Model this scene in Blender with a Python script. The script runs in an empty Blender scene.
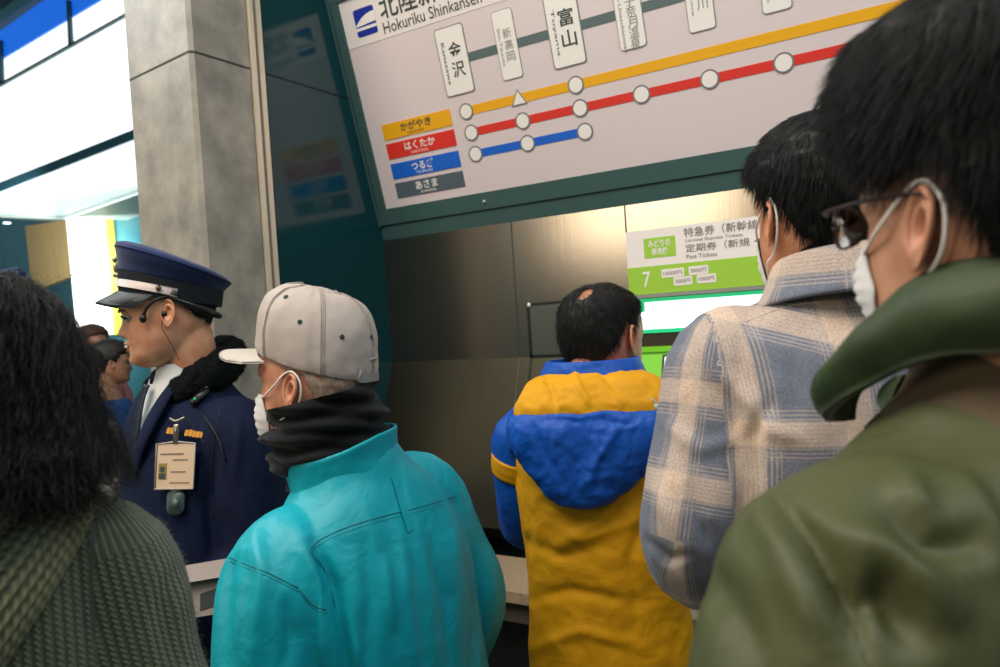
import bpy, math, random
import numpy as np
from mathutils import Vector, Matrix
from mathutils.bvhtree import BVHTree
random.seed(4); RNG = np.random.default_rng(11)
SC = bpy.context.scene
COL = SC.collection

# ------------------------------------------------------------------ camera
YAW, PITCH, ROLL, FPX = 0.552904386, -0.016234621, -0.066244426, 767.45
CAM = np.array([0.0, 0.0, 1.47])
_f = np.array([-math.sin(YAW)*math.cos(PITCH), math.cos(YAW)*math.cos(PITCH), math.sin(PITCH)])
_r = np.array([math.cos(YAW), math.sin(YAW), 0.0]); _u = np.cross(_r, _f)
RR = _r*math.cos(ROLL)+_u*math.sin(ROLL); UU = -_r*math.sin(ROLL)+_u*math.cos(ROLL)
cd = bpy.data.cameras.new('camera'); cam = bpy.data.objects.new('camera', cd); COL.objects.link(cam)
cam.matrix_world = Matrix(((RR[0], UU[0], -_f[0], CAM[0]), (RR[1], UU[1], -_f[1], CAM[1]), (RR[2], UU[2], -_f[2], CAM[2]), (0, 0, 0, 1)))
cd.sensor_width = 36; cd.sensor_fit = 'HORIZONTAL'; cd.lens = FPX/1000*36; cd.clip_start = 0.02; cd.clip_end = 200
cd.dof.use_dof = True; cd.dof.focus_distance = 1.45; cd.dof.aperture_fstop = 5.0
SC.camera = cam
SC.view_settings.view_transform = 'Standard'; SC.view_settings.look = 'None'; SC.view_settings.gamma = 1
SC.view_settings.use_curve_mapping = False; SC.view_settings.exposure = 0.15

def ray(x, y): return _f+RR*(x-500)/FPX-UU*(y-333.5)/FPX
def W(x, y, d): return CAM+ray(x, y)*d
def on_plane(x, y, P, n):
    v = ray(x, y); P = np.array(P, float); n = np.array(n, float)
    return CAM+v*(np.dot(P-CAM, n)/np.dot(v, n))

# ------------------------------------------------------------------ world + lights
def srgb(h):
    h = h.lstrip('#'); c = [int(h[i:i+2], 16)/255 for i in (0, 2, 4)]
    return tuple((v/12.92 if v <= 0.04045 else ((v+0.055)/1.055)**2.4) for v in c)+(1.0,)
wd = bpy.data.worlds.new('hall_light'); SC.world = wd; wd.use_nodes = True
bg = wd.node_tree.nodes['Background']; bg.inputs[0].default_value = (0.42, 0.60, 0.62, 1); bg.inputs[1].default_value = 0.17
def area(name, loc, target, sx, sy, power, col):
    l = bpy.data.lights.new(name, 'AREA'); l.shape = 'RECTANGLE'; l.size = sx; l.size_y = sy; l.energy = power; l.color = col
    o = bpy.data.objects.new(name, l); COL.objects.link(o); o.location = loc
    o.rotation_euler = (Vector(target)-Vector(loc)).to_track_quat('-Z', 'Y').to_euler(); return o
area('ceiling_lamp_main', (-1.2, -0.6, 4.2), (-0.8, 1.2, 1.0), 2.6, 1.6, 105, (1.0, 0.90, 0.78))
area('ceiling_lamp_left', (-3.6, 0.6, 3.9), (-1.0, 1.3, 1.2), 1.6, 2.2, 55, (0.92, 0.98, 1.0))
area('ceiling_lamp_right', (1.6, 0.6, 4.0), (0.0, 1.6, 1.2), 1.4, 1.8, 46, (0.80, 0.90, 1.0))
area('steel_highlight_fill', (-2.7, -3.0, 2.7), (-0.9, 2.2, 1.7), 1.7, 1.1, 40, (1.0, 0.82, 0.62))  # added unseen lamp, placed for the warm highlight on the steel wall
area('wood_panel_fill', (-12.2, 6.4, 2.7), (-14.4, 9.0, 2.4), 1.8, 0.9, 190, (1.0, 0.97, 0.9))  # added out-of-view fill light, brightens the wood panel and the rooms beyond

# ------------------------------------------------------------------ materials
def _nt(name):
    m = bpy.data.materials.new(name); m.use_nodes = True; nt = m.node_tree
    return m, nt, nt.nodes['Principled BSDF']
def N(nt, t, **k):
    n = nt.nodes.new(t)
    for a, v in k.items():
        if a.startswith('i_'): n.inputs[int(a[2:])].default_value = v
        else: setattr(n, a, v)
    return n
def mat(name, col, rough=0.6, metal=0.0, nscale=0, nstr=0.0, bump=0.0, bscale=60, col2=None, spec=0.5, coat=0, emit=0, sheen=0, stretch=(1, 1, 1)):
    m, nt, b = _nt(name); c = srgb(col) if isinstance(col, str) else col
    b.inputs['Base Color'].default_value = c; b.inputs['Roughness'].default_value = rough; b.inputs['Metallic'].default_value = metal
    b.inputs['Specular IOR Level'].default_value = spec; b.inputs['Coat Weight'].default_value = coat
    b.inputs['Sheen Weight'].default_value = sheen
    if emit: b.inputs['Emission Color'].default_value = c; b.inputs['Emission Strength'].default_value = emit
    tc = N(nt, 'ShaderNodeTexCoord'); mp = N(nt, 'ShaderNodeMapping'); mp.inputs['Scale'].default_value = stretch
    nt.links.new(tc.outputs['Object'], mp.inputs[0])
    if nscale:
        n = N(nt, 'ShaderNodeTexNoise'); n.inputs['Scale'].default_value = nscale; n.inputs['Detail'].default_value = 6
        nt.links.new(mp.outputs[0], n.inputs['Vector'])
        r = N(nt, 'ShaderNodeValToRGB'); c2 = srgb(col2) if col2 else tuple(x*(1-nstr) for x in c[:3])+(1,)
        r.color_ramp.elements[0].position = 0.35; r.color_ramp.elements[1].position = 0.68
        r.color_ramp.elements[0].color = c2; r.color_ramp.elements[1].color = c
        nt.links.new(n.outputs['Fac'], r.inputs[0]); nt.links.new(r.outputs[0], b.inputs['Base Color'])
    if bump:
        n2 = N(nt, 'ShaderNodeTexNoise'); n2.inputs['Scale'].default_value = bscale; n2.inputs['Detail'].default_value = 8
        nt.links.new(mp.outputs[0], n2.inputs['Vector'])
        bp = N(nt, 'ShaderNodeBump'); bp.inputs['Strength'].default_value = bump; bp.inputs['Distance'].default_value = 0.004
        nt.links.new(n2.outputs['Fac'], bp.inputs['Height']); nt.links.new(bp.outputs[0], b.inputs['Normal'])
    return m

# ------------------------------------------------------------------ mesh helpers
def join(parts):
    V = []; F = []; o = 0
    for v, f in parts:
        v = np.asarray(v, float); V.append(v); F += [tuple(i+o for i in q) for q in f]; o += len(v)
    return np.concatenate(V), F
def obj(name, vf, m, parent=None, smooth=True, label=None):
    V, F = vf; V = np.asarray(V, float)
    if parent is not None: V = V-np.array(parent.location)
    me = bpy.data.meshes.new(name); me.from_pydata(V.tolist(), [], F if isinstance(F, list) else F.tolist()); me.update()
    if m: me.materials.append(m)
    me.polygons.foreach_set('use_smooth', [smooth]*len(me.polygons))
    o = bpy.data.objects.new(name, me); COL.objects.link(o)
    if parent is not None: o.parent = parent
    if label: o['label'] = label
    return o
def sub(name, vf, m, part, smooth=True, label=None):      # a sub-part: child of a part whose parent thing sits at an offset
    V, F = vf; root = part.parent
    off = np.array(root.location) if root else np.zeros(3)
    V = np.asarray(V, float)-off-np.array(part.location)
    me = bpy.data.meshes.new(name); me.from_pydata(V.tolist(), [], F); me.update()
    if m: me.materials.append(m)
    me.polygons.foreach_set('use_smooth', [smooth]*len(me.polygons))
    o = bpy.data.objects.new(name, me); COL.objects.link(o); o.parent = part
    if label: o['label'] = label
    return o
def thing(name, label, cat, loc, group=None):
    o = bpy.data.objects.new(name, None); COL.objects.link(o); o.location = [float(a) for a in loc]; o.empty_display_size = 0.1
    o['label'] = label; o['category'] = cat
    if group: o['group'] = group
    return o
def tag(o, label, cat, group=None):
    o['label'] = label; o['category'] = cat
    if group: o['group'] = group
    return o
def struct(name, vf, m, smooth=False, parent=None):
    o = obj(name, vf, m, parent, smooth)
    o['kind'] = 'structure'; return o
def box(x0, x1, y0, y1, z0, z1):
    v = [(x, y, z) for x in (x0, x1) for y in (y0, y1) for z in (z0, z1)]
    return np.array(v, float), [(0, 1, 3, 2), (4, 6, 7, 5), (0, 4, 5, 1), (2, 3, 7, 6), (0, 2, 6, 4), (1, 5, 7, 3)]
def prism(poly, d):                       # polygon (list of 3-D points) extruded by vector d
    n = len(poly); P = np.array(poly, float); V = np.concatenate([P, P+np.array(d, float)])
    F = [tuple(range(n))[::-1], tuple(range(n, 2*n))]+[(i, (i+1) % n, n+(i+1) % n, n+i) for i in range(n)]
    return V, F
def grid_faces(M, S, closed=True):
    F = []
    for i in range(M-1):
        for j in range(S if closed else S-1):
            k = (j+1) % S; F.append((i*S+j, i*S+k, (i+1)*S+k, (i+1)*S+j))
    return F
def catmull(A, k):
    A = np.asarray(A, float); n = len(A); out = []
    P = np.concatenate([[2*A[0]-A[1]], A, [2*A[-1]-A[-2]]])
    for i in range(n-1):
        p0, p1, p2, p3 = P[i], P[i+1], P[i+2], P[i+3]
        for t in np.arange(k)/k:
            out.append(0.5*((2*p1)+(-p0+p2)*t+(2*p0-5*p1+4*p2-p3)*t*t+(-p0+3*p1-3*p2+p3)*t**3))
    out.append(A[-1]); return np.array(out)
def loft(rings, cap=True):                # rings: (M,S,3)
    R = np.asarray(rings, float); M, S, _ = R.shape; V = R.reshape(-1, 3); F = grid_faces(M, S)
    if cap:
        a = len(V); V = np.concatenate([V, [R[0].mean(0)], [R[-1].mean(0)]])
        F += [(a, (j+1) % S, j) for j in range(S)]+[(a+1, (M-1)*S+j, (M-1)*S+(j+1) % S) for j in range(S)]
    return V, F
TH = lambda S: np.linspace(0, 2*np.pi, S, endpoint=False)
def sring(c, ax, ay, n=2.0, S=40):
    t = TH(S); ct, st = np.cos(t), np.sin(t); e = 2.0/n
    return np.array(c)+np.outer(np.sign(ct)*np.abs(ct)**e, ax)+np.outer(np.sign(st)*np.abs(st)**e, ay)
def tube(pts, rad, S=16, k=4, flat=1.0, up=(0, 0, 1), cap=True):
    pts = np.asarray(pts, float); rad = np.broadcast_to(np.asarray(rad, float), (len(pts),))
    A = catmull(np.column_stack([pts, rad]), k) if k > 1 else np.column_stack([pts, rad])
    P = A[:, :3]; r = np.maximum(A[:, 3], 1e-5); T = np.gradient(P, axis=0); T /= np.linalg.norm(T, axis=1)[:, None]+1e-12
    nrm = np.cross(T[0], up)
    if np.linalg.norm(nrm) < 1e-3: nrm = np.cross(T[0], (1, 0, 0))
    nrm /= np.linalg.norm(nrm); R = []
    for i in range(len(P)):
        nrm = nrm-T[i]*np.dot(nrm, T[i]); nrm /= np.linalg.norm(nrm)+1e-12; b = np.cross(T[i], nrm)
        R.append(sring(P[i], nrm*r[i], b*r[i]*flat, 2, S))
    return loft(R, cap)
def sphere(c, r, S=20, M=12, ax=None):
    r = np.broadcast_to(np.asarray(r, float), (3,)); ph = np.linspace(1e-3, np.pi-1e-3, M)
    R = [sring((0, 0, math.cos(p)*r[2]), (math.sin(p)*r[0], 0, 0), (0, math.sin(p)*r[1], 0), 2, S) for p in ph]
    V, F = loft(R)
    if ax is not None: V = V@np.asarray(ax)
    return V+np.array(c), F
def _hash(ix, iy, iz, seed):
    h = (ix*374761393+iy*668265263+iz*2147483647+seed*974634777) & 0xffffffff
    h = ((h ^ (h >> 13))*1274126177) & 0xffffffff; h = (h ^ (h >> 16))
    return (h & 0xffff)/32767.5-1.0
def noise3(P, s=1.0, seed=0):
    P = np.asarray(P, float)*np.asarray(s, float)+37.3; i = np.floor(P).astype(np.int64); f = P-i; f = f*f*(3-2*f); out = 0
    for a in (0, 1):
        for b in (0, 1):
            for c in (0, 1):
                w = (f[:, 0] if a else 1-f[:, 0])*(f[:, 1] if b else 1-f[:, 1])*(f[:, 2] if c else 1-f[:, 2])
                out = out+w*_hash(i[:, 0]+a, i[:, 1]+b, i[:, 2]+c, seed)
    return out
def fbm(P, s, seed=0, o=3): return sum(noise3(P, np.asarray(s, float)*2**k, seed+k*7)/2**k for k in range(o))
def remesh(parts, vox, smooth=3):
    V, F = join(parts); me = bpy.data.meshes.new('tmp'); me.from_pydata(V.tolist(), [], F); me.update()
    o = bpy.data.objects.new('tmp', me); COL.objects.link(o)
    r = o.modifiers.new('r', 'REMESH'); r.mode = 'VOXEL'; r.voxel_size = vox; r.adaptivity = 0
    if smooth: s = o.modifiers.new('s', 'SMOOTH'); s.factor = 0.5; s.iterations = smooth
    dg = bpy.context.evaluated_depsgraph_get(); e = o.evaluated_get(dg); m2 = e.to_mesh()
    n = len(m2.vertices); co = np.empty(n*3); m2.vertices.foreach_get('co', co); no = np.empty(n*3); m2.vertices.foreach_get('normal', no)
    F2 = [tuple(p.vertices) for p in m2.polygons]
    e.to_mesh_clear(); bpy.data.objects.remove(o); bpy.data.meshes.remove(me)
    return co.reshape(-1, 3), F2, no.reshape(-1, 3)
def smoothstep(a, b, x): t = np.clip((x-a)/(b-a), 0, 1); return t*t*(3-2*t)
def seg_dist(P, A, B):
    A = np.asarray(A, float); B = np.asarray(B, float); d = B-A; t = np.clip(((P-A)@d)/(d@d), 0, 1)
    return np.linalg.norm(P-(A+t[:, None]*d), axis=1), t
def level(V):                              # points -> photograph-side pixel frame, used only to say where a fold runs on the cloth
    d = V-CAM; z = d@_f
    return np.column_stack([500+FPX*(d@RR)/z, 333.5-FPX*(d@UU)/z]), z
def crease(V, Nn, poly, width, amp, depth=None):
    """a raised (amp>0) or sunk fold that runs along a polyline; width and amp in metres"""
    px, z = level(V); best = np.full(len(V), 1e9)
    for a, b in zip(poly[:-1], poly[1:]):
        d, t = seg_dist(px, a, b); best = np.minimum(best, d)
    a, t = seg_dist(px, poly[0], poly[-1])
    wpx = width*FPX/z; fade = np.sin(np.pi*np.clip(t*0.9+0.05, 0, 1))**0.6
    view = V-CAM; view /= np.linalg.norm(view, axis=1)[:, None]; face = smoothstep(0.0, 0.35, -(view*Nn).sum(1))
    return V+Nn*(amp*np.exp(-(best/wpx)**2)*fade*face)[:, None]
def bvh(V, F): return BVHTree.FromPolygons([Vector(v) for v in V], F)
def drape(tree, px, off=0.001, k=6, dmax=8):
    """sample a path on a surface as seen in the photograph; returns 3-D points just above the cloth"""
    P = catmull(np.array(px, float), k) if len(px) > 2 or k > 1 else np.array(px, float); out = []
    for x, y in P:
        v = ray(x, y); v = v/np.linalg.norm(v); h = tree.ray_cast(Vector(CAM), Vector(v), dmax)
        if h[0] is not None:
            n = np.array(h[1]); n = n if np.dot(n, v) < 0 else -n
            out.append(np.array(h[0])+n*off)
    return np.array(out)
def drape_tube(tree, px, r, off=0.0, S=6, k=6):
    P = drape(tree, px, off, k); return tube(P, r, S, 1) if len(P) > 2 else tube([CAM+[0, 0, 5], CAM+[0, 0, 5.01], CAM+[0, .01, 5]], 1e-4, 4, 1)

FONT_CACHE = {}
def text_poly(s, bold=0.0):
    cu = bpy.data.curves.new('t', 'FONT'); cu.body = s; cu.size = 1; cu.offset = bold; cu.resolution_u = 3
    o = bpy.data.objects.new('t', cu); COL.objects.link(o); dg = bpy.context.evaluated_depsgraph_get()
    m = bpy.data.meshes.new_from_object(o.evaluated_get(dg)); V = np.array([v.co[:] for v in m.vertices]); F = [tuple(p.vertices) for p in m.polygons]
    bpy.data.objects.remove(o); bpy.data.curves.remove(cu); bpy.data.meshes.remove(m)
    return V, F
def text_on(s, fr, x0, x1, y0, y1, lift=0.0012, rot=0, bold=0.0):
    """flat letters filling the rectangle x0..x1, y0..y1 of the plane fr(s,t,lift)"""
    V, F = text_poly(s, bold); V = V[:, :2]
    if rot: V = np.column_stack([V[:, 1], -V[:, 0]])
    a, b = V.min(0), V.max(0); V = (V-a)/(b-a+1e-9)
    return np.array([fr(x0+(x1-x0)*u, y0+(y1-y0)*v, lift) for u, v in V]), F
def rrect(fr, x0, x1, y0, y1, r, lift, th=0.002, n=5):
    P = []
    for cx, cy, a0 in ((x1-r, y1-r, 0), (x0+r, y1-r, 90), (x0+r, y0+r, 180), (x1-r, y0+r, 270)):
        for i in range(n+1):
            a = math.radians(a0+90*i/n); P.append((cx+r*math.cos(a), cy+r*math.sin(a)))
    top = [fr(u, v, lift) for u, v in P]; d = np.array(fr(0, 0, -th))-np.array(fr(0, 0, 0))
    return prism(top, d)
def disc(fr, cx, cy, r, lift, th=0.002, n=28, rot=0):
    top = [fr(cx+r*math.cos(2*math.pi*i/n+rot), cy+r*math.sin(2*math.pi*i/n+rot), lift) for i in range(n)]
    return prism(top, np.array(fr(0, 0, -th))-np.array(fr(0, 0, 0)))
# ================================================================== the setting
XC, YW = -1.835, 2.20
M = {}
M['floor'] = mat('stone_floor', '#6b6a66', 0.35, nscale=4, nstr=0.25, bump=0.1)
M['steel'] = None
def steel(name, base, rough):
    m, nt, b = _nt(name); b.inputs['Metallic'].default_value = 0.96; b.inputs['Roughness'].default_value = rough
    tc = N(nt, 'ShaderNodeTexCoord'); mp = N(nt, 'ShaderNodeMapping'); mp.inputs['Scale'].default_value = (220, 8, 3)
    nt.links.new(tc.outputs['Object'], mp.inputs[0]); n = N(nt, 'ShaderNodeTexNoise'); n.inputs['Scale'].default_value = 1.0; n.inputs['Detail'].default_value = 5
    nt.links.new(mp.outputs[0], n.inputs['Vector'])
    r = N(nt, 'ShaderNodeValToRGB'); c = srgb(base); r.color_ramp.elements[0].color = tuple(x*0.86 for x in c[:3])+(1,); r.color_ramp.elements[1].color = c
    nt.links.new(n.outputs['Fac'], r.inputs[0]); nt.links.new(r.outputs[0], b.inputs['Base Color'])
    bp = N(nt, 'ShaderNodeBump'); bp.inputs['Strength'].default_value = 0.06; bp.inputs['Distance'].default_value = 0.001
    nt.links.new(n.outputs['Fac'], bp.inputs['Height']); nt.links.new(bp.outputs[0], b.inputs['Normal']); return m
M['steel'] = steel('brushed_steel', '#a0988a', 0.2)
M['steel2'] = steel('brushed_steel_console', '#625f50', 0.34)
M['gloss'] = mat('dark_glossy_panel', '#0d3a40', 0.12, spec=0.6)
M['frame'] = mat('painted_frame', '#3c5a59', 0.45)
M['frame2'] = mat('painted_frame_inner', '#2f4a4a', 0.5)
M['black'] = mat('black_gap', '#0a1414', 0.5)
M['trim'] = mat('aluminium_trim', '#efe0c8', 0.35, metal=0.3)
def stone(name, a, b_, sc):
    m, nt, b = _nt(name); tc = N(nt, 'ShaderNodeTexCoord'); n = N(nt, 'ShaderNodeTexNoise'); n.inputs['Scale'].default_value = sc; n.inputs['Detail'].default_value = 5; n.inputs['Roughness'].default_value = 0.6
    nt.links.new(tc.outputs['Object'], n.inputs['Vector']); r = N(nt, 'ShaderNodeValToRGB')
    r.color_ramp.elements[0].position = 0.3; r.color_ramp.elements[1].position = 0.7; r.color_ramp.elements[0].color = srgb(a); r.color_ramp.elements[1].color = srgb(b_)
    nt.links.new(n.outputs['Fac'], r.inputs[0]); nt.links.new(r.outputs[0], b.inputs['Base Color']); b.inputs['Roughness'].default_value = 0.45
    return m
M['stone'] = stone('mottled_stone', '#77746c', '#b3aa9c', 7)
M['stone_joint'] = mat('stone_joint', '#3d3c38', 0.8)
M['white_lit'] = mat('lit_white_glass', '#f4fbf8', 0.4, emit=1.25)
M['blue_lit'] = mat('blue_reflection_glass', '#1464d8', 0.3, emit=0.8)  # glowing blue stands in for the reflection in the glass
M['bluegrey'] = mat('bluegrey_reflection_glass', '#4f6f95', 0.3, emit=0.25)  # greyer step of the same reflected gradient, put into colour and glow
M['dark_beam'] = mat('dark_teal_beam', '#2d5663', 0.5)
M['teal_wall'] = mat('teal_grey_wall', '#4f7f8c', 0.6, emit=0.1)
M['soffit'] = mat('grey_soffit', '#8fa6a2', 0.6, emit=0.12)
M['wood'] = mat('pale_wood', '#d2b57c', 0.5, nscale=1.2, nstr=0.18, stretch=(14, 14, 1))
M['ledge'] = mat('granite_ledge', '#b8a184', 0.55, nscale=160, nstr=0.35, bump=0.2, bscale=200)
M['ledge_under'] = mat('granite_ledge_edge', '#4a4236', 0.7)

struct('floor', prism([(-14, -5, 0), (4, -5, 0), (4, 12, 0), (-14, 12, 0)], (0, 0, -0.05)), M['floor'])
# ticket machine wall: upper flat wall, sloping console, dark foot
struct('wall_back', box(XC, 1.6, YW, YW+0.1, 0.0, 3.4), M['steel'])
sl = 0.35
yb = YW-sl*(1.345-0.82)
ws = struct('wall_console', prism([(XC, YW, 1.345), (XC, yb, 0.82), (XC, YW, 0.82)], (1.6-XC, 0, 0)), M['steel2'])
struct('wall_plinth', box(XC, 1.6, YW-0.10, YW-0.002, 0.0, 0.819), M['black'])
# seams of the steel panels (thin dark rods let into the wall)
seams = []
for x in (-1.2865, -0.884, -0.46, 0.1): seams.append(box(x-0.0022, x+0.0022, YW-0.0012, YW+0.002, 1.345, 1.80))
struct('trim_1', join(seams), mat('seam_grey', '#33413f', 0.5))
s2 = []
for x in (-1.2865, -1.262):
    s2.append(prism([(x-0.002, YW-0.0015, 1.345), (x+0.002, YW-0.0015, 1.345), (x+0.002, yb-0.0015, 0.82), (x-0.002, yb-0.0015, 0.82)], (0, 0.003, 0)))
s2 = [s2[0]]
struct('trim_2', join(s2), mat('seam_light', '#5d5a4e', 0.5))

# blank recessed panel beside the ticket machine
t = thing('recessed_panel', 'blank grey steel recessed panel with black outline left of the ticket machine', 'panel', (-1.07, YW, 1.345))
obj('panel', box(-1.236, -0.9, YW-0.003, YW-0.001, 1.352, 1.514), mat('panel_grey', '#5d665e', 0.4, metal=0.6), t, False)
e = [box(-1.246, -0.89, YW-0.005, YW, 1.514, 1.522), box(-1.246, -0.89, YW-0.005, YW, 1.344, 1.352), box(-1.246, -1.236, YW-0.005, YW, 1.344, 1.522),
     prism([(-1.246, YW-0.0015, 1.345), (-1.239, YW-0.0015, 1.345), (-1.239, yb-0.0015, 0.82), (-1.246, yb-0.0015, 0.82)], (0, 0.003, 0))]
obj('outline', join(e), M['black'], t, False)
obj('lock', sphere((-1.236, YW-0.006, 1.516), (0.007, 0.004, 0.007)), mat('white_lock', '#e8e8dc', 0.3), t)

# ledge
lg = thing('luggage_ledge', 'speckled beige stone ledge running along the foot of the machines', 'ledge', (-0.2, 1.85, 0.0))
obj('top', box(XC+0.01, 1.6, 1.717, 1.98, 0.72, 0.75), M['ledge'], lg, False)
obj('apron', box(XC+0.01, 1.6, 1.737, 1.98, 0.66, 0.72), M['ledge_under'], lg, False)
obj('support', box(-1.7, 1.3, 1.80, 1.97, 0, 0.66), M['black'], lg, False)

# glossy side wall of the alcove, trim and pillar
struct('wall_left', box(XC-0.12, XC, 1.69, YW+0.1, 0, 3.6), M['gloss'])
struct('trim_3', join([box(XC, XC+0.0015, 1.69, YW, 2.284, 2.290)]), M['black'])
struct('trim_4', box(XC-0.05, XC+0.010, 1.634, 1.648, 0, 3.6), M['trim'])
struct('trim_5', box(XC-0.05, XC+0.006, 1.664, 1.682, 0, 3.6), M['trim'])
struct('trim_6', box(XC-0.06, XC-0.012, 1.628, 1.70, 0, 3.6), M['black'])
dB = np.array([-0.9949, 0.101, 0.0])
C0 = np.array([XC, 1.42, 0.0])
# left end of the pillar's near face
nB = np.array([0.101, 0.9949, 0.0]); L0 = on_plane(131, 100, C0, nB); L0[2] = 0
ch = 0.012
pil = [C0+dB*ch, L0, L0+np.array([0, 0.5, 0]), np.array([XC-0.3, 1.63, 0]), np.array([XC, 1.628, 0]), C0+np.array([0, ch, 0])]
struct('wall_pillar', prism(pil, (0, 0, 3.6)), M['stone'])
zj = on_plane(187.5, 52, C0, nB)[2]
J = [prism([C0+dB*ch+nB*-0.001+[0, 0, zj-0.003], L0+nB*-0.001+[0, 0, zj-0.003], L0+nB*0.01+[0, 0, zj-0.003], C0+nB*0.01+[0, 0, zj-0.003]], (0, 0, 0.006)),
     box(XC-0.01, XC+0.001, 1.42+ch, 1.628, zj-0.003, zj+0.003)]
struct('trim_7', join(J), M['stone_joint'])

# ---- route board (leans out over the machines)
kt = -0.264; nt_ = np.array([0, 1, -kt]); nt_ /= np.linalg.norm(nt_); tv = np.array([0, kt, 1.0]); tv /= np.linalg.norm(tv)
def bd(s, tt, lift=0.0): return np.array([XC+s, YW, 1.81])+tv*tt-nt_*lift
def sheet(s0, s1, t0, t1, l0, l1): return prism([bd(s0, t0, l1), bd(s1, t0, l1), bd(s1, t1, l1), bd(s0, t1, l1)], nt_*(l1-l0))
SW = 2.55
bdt = thing('route_board', 'large tilted pale grey railway route board with yellow, red and blue lines', 'sign', (XC+SW/2, YW-0.05, 1.79))
obj('housing', join([prism([bd(0, -0.02), bd(0, 1.02), np.array([XC, YW, 2.81])], (SW, 0, 0))]), M['frame2'], bdt, False)
fr = [sheet(0.0, SW, -0.02, 0.036, -0.01, 0.004), sheet(0.0, SW, 0.040, 0.096, -0.01, 0.010), sheet(0, 0.010, 0.036, 1.02, 0, 0.012), sheet(0.013, 0.047, 0.096, 1.02, 0, 0.010), sheet(0, SW, 0.806, 0.95, 0, 0.011)]
obj('frame', join(fr), M['frame'], bdt, False)
obj('screw', sphere(bd(0.467, 0.066, 0.012), 0.006), mat('pale_screw', '#aab0a8', 0.4), bdt)
M['paper'] = mat('board_face', '#dccfd0', 0.5); M['header'] = mat('board_header', '#eae2df', 0.5)
panel = obj('display_panel', sheet(0.047, SW-0.02, 0.096, 0.806, 0, 0.003), M['paper'], bdt, False)
obj('header', sheet(0.0475, SW-0.02, 0.650, 0.8055, 0.003, 0.0042), M['header'], bdt, False)
ink = mat('dark_ink', '#33433f', 0.6); ink2 = mat('grey_ink', '#8a8a84', 0.6); wht = mat('white_print', '#f1ece6', 0.5)
obj('header_lettering', join([text_on('北陸新幹線', bd, 0.212, 0.60, 0.708, 0.785, 0.0055, bold=0.012), text_on('Hokuriku Shinkansen', bd, 0.212, 0.60, 0.664, 0.700, 0.0055)]), ink, bdt, False)
# emblem: white train nose on blue
lgp = obj('emblem', rrect(bd, 0.100, 0.188, 0.677, 0.765, 0.008, 0.0052, 0.001), mat('emblem_blue', '#1c2f9e', 0.4), bdt, False)
nose = [(0.1, 0.712), (0.112, 0.722), (0.13, 0.734), (0.15, 0.742), (0.172, 0.746), (0.188, 0.747), (0.188, 0.7145), (0.1, 0.7095)]
sub('train_shape', join([prism([bd(a, b, 0.0062) for a, b in nose], nt_*0.001), sheet(0.100, 0.188, 0.6965, 0.706, 0.0052, 0.0062)]), wht, lgp, False)
yel, red, blu, gry = mat('route_yellow', '#edac00', 0.5), mat('route_red', '#dc2f22', 0.5), mat('route_blue', '#0a62cf', 0.5), mat('route_grey', '#52606b', 0.5)
obj('route_line', sheet(0.42, SW-0.03, 0.507, 0.534, 0.003, 0.0042), mat('line_grey', '#56686a', 0.5), bdt, False, 'grey line joining the station plates')
obj('route_line', sheet(0.465, SW-0.03, 0.347, 0.376, 0.003, 0.0042), yel, bdt, False, 'yellow route line')
obj('route_line', sheet(0.467, SW-0.03, 0.280, 0.306, 0.003, 0.0042), red, bdt, False, 'red route line')
obj('route_line', sheet(0.467, 0.864, 0.210, 0.236, 0.003, 0.0042), blu, bdt, False, 'blue route line')
edge = mat('marker_edge', '#77797a', 0.5)
for s, tt in ((0.464, 0.361), (0.860, 0.361), (1.842, 0.361), (1.842, 0.293), (0.467, 0.292), (0.662, 0.293), (0.861, 0.293), (1.056, 0.293), (1.253, 0.293), (1.447, 0.293), (1.64, 0.293), (0.467, 0.223), (0.664, 0.223), (0.864, 0.223)):
    mk = obj('stop_marker', disc(bd, s, tt, 0.0265, 0.0052, 0.001), edge, bdt, False); sub('fill', disc(bd, s, tt, 0.0215, 0.0058, 0.0008), wht, mk, False)
mk = obj('stop_marker', disc(bd, 0.662, 0.358, 0.033, 0.0052, 0.001, 3, math.pi/2), edge, bdt, False, 'triangular marker'); sub('fill', disc(bd, 0.662, 0.358, 0.026, 0.0058, 0.0008, 3, math.pi/2), wht, mk, False)
def plate(s0, s1, t0, t1, jp, en, big):
    p = obj('station_plate', rrect(bd, s0, s1, t0, t1, 0.011, 0.0052, 0.001), ink2 if not big else edge, bdt, False)
    w = 0.0022 if not big else 0.0034
    sub('plate_face', rrect(bd, s0+w, s1-w, t0+w, t1-w, 0.009, 0.0058, 0.001), wht, p, False)
    L = []; n = len(jp); W_ = s1-s0; sz = 0.048 if big else 0.029; cx = s0+W_*0.60; gap = 1.18 if not big else 1.25
    if n > 4: gap = 1.0
    tc_ = (t0+t1)/2-0.004; H = n*sz*gap
    for i, c in enumerate(jp):
        top = tc_+H/2-i*sz*gap; L.append(text_on(c, bd, cx-sz/2, cx+sz/2, top-sz, top, 0.0066, bold=0.012 if big else 0))
    L.append(text_on(en, bd, s0+W_*0.16, s0+W_*0.16+(0.013 if big else 0.010), tc_-H/2-0.005, tc_+H/2+0.005, 0.0066, rot=1))
    sub('lettering', join(L), ink if big else ink2, p, False)
plate(0.403, 0.514, 0.416, 0.628, '金沢', 'Kanazawa', True)
plate(0.620, 0.694, 0.422, 0.627, '新高岡', 'Shin-Takaoka', False)
plate(0.800, 0.908, 0.416, 0.628, '富山', 'Toyama', True)
plate(1.014, 1.094, 0.420, 0.627, '黒部宇奈月温泉', 'Kurobe-Unazukionsen', False)
plate(1.215, 1.289, 0.420, 0.627, '糸魚川', 'Itoigawa', False)
plate(1.409, 1.483, 0.420, 0.627, '上越妙高', 'Joetsumyoko', False)
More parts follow.
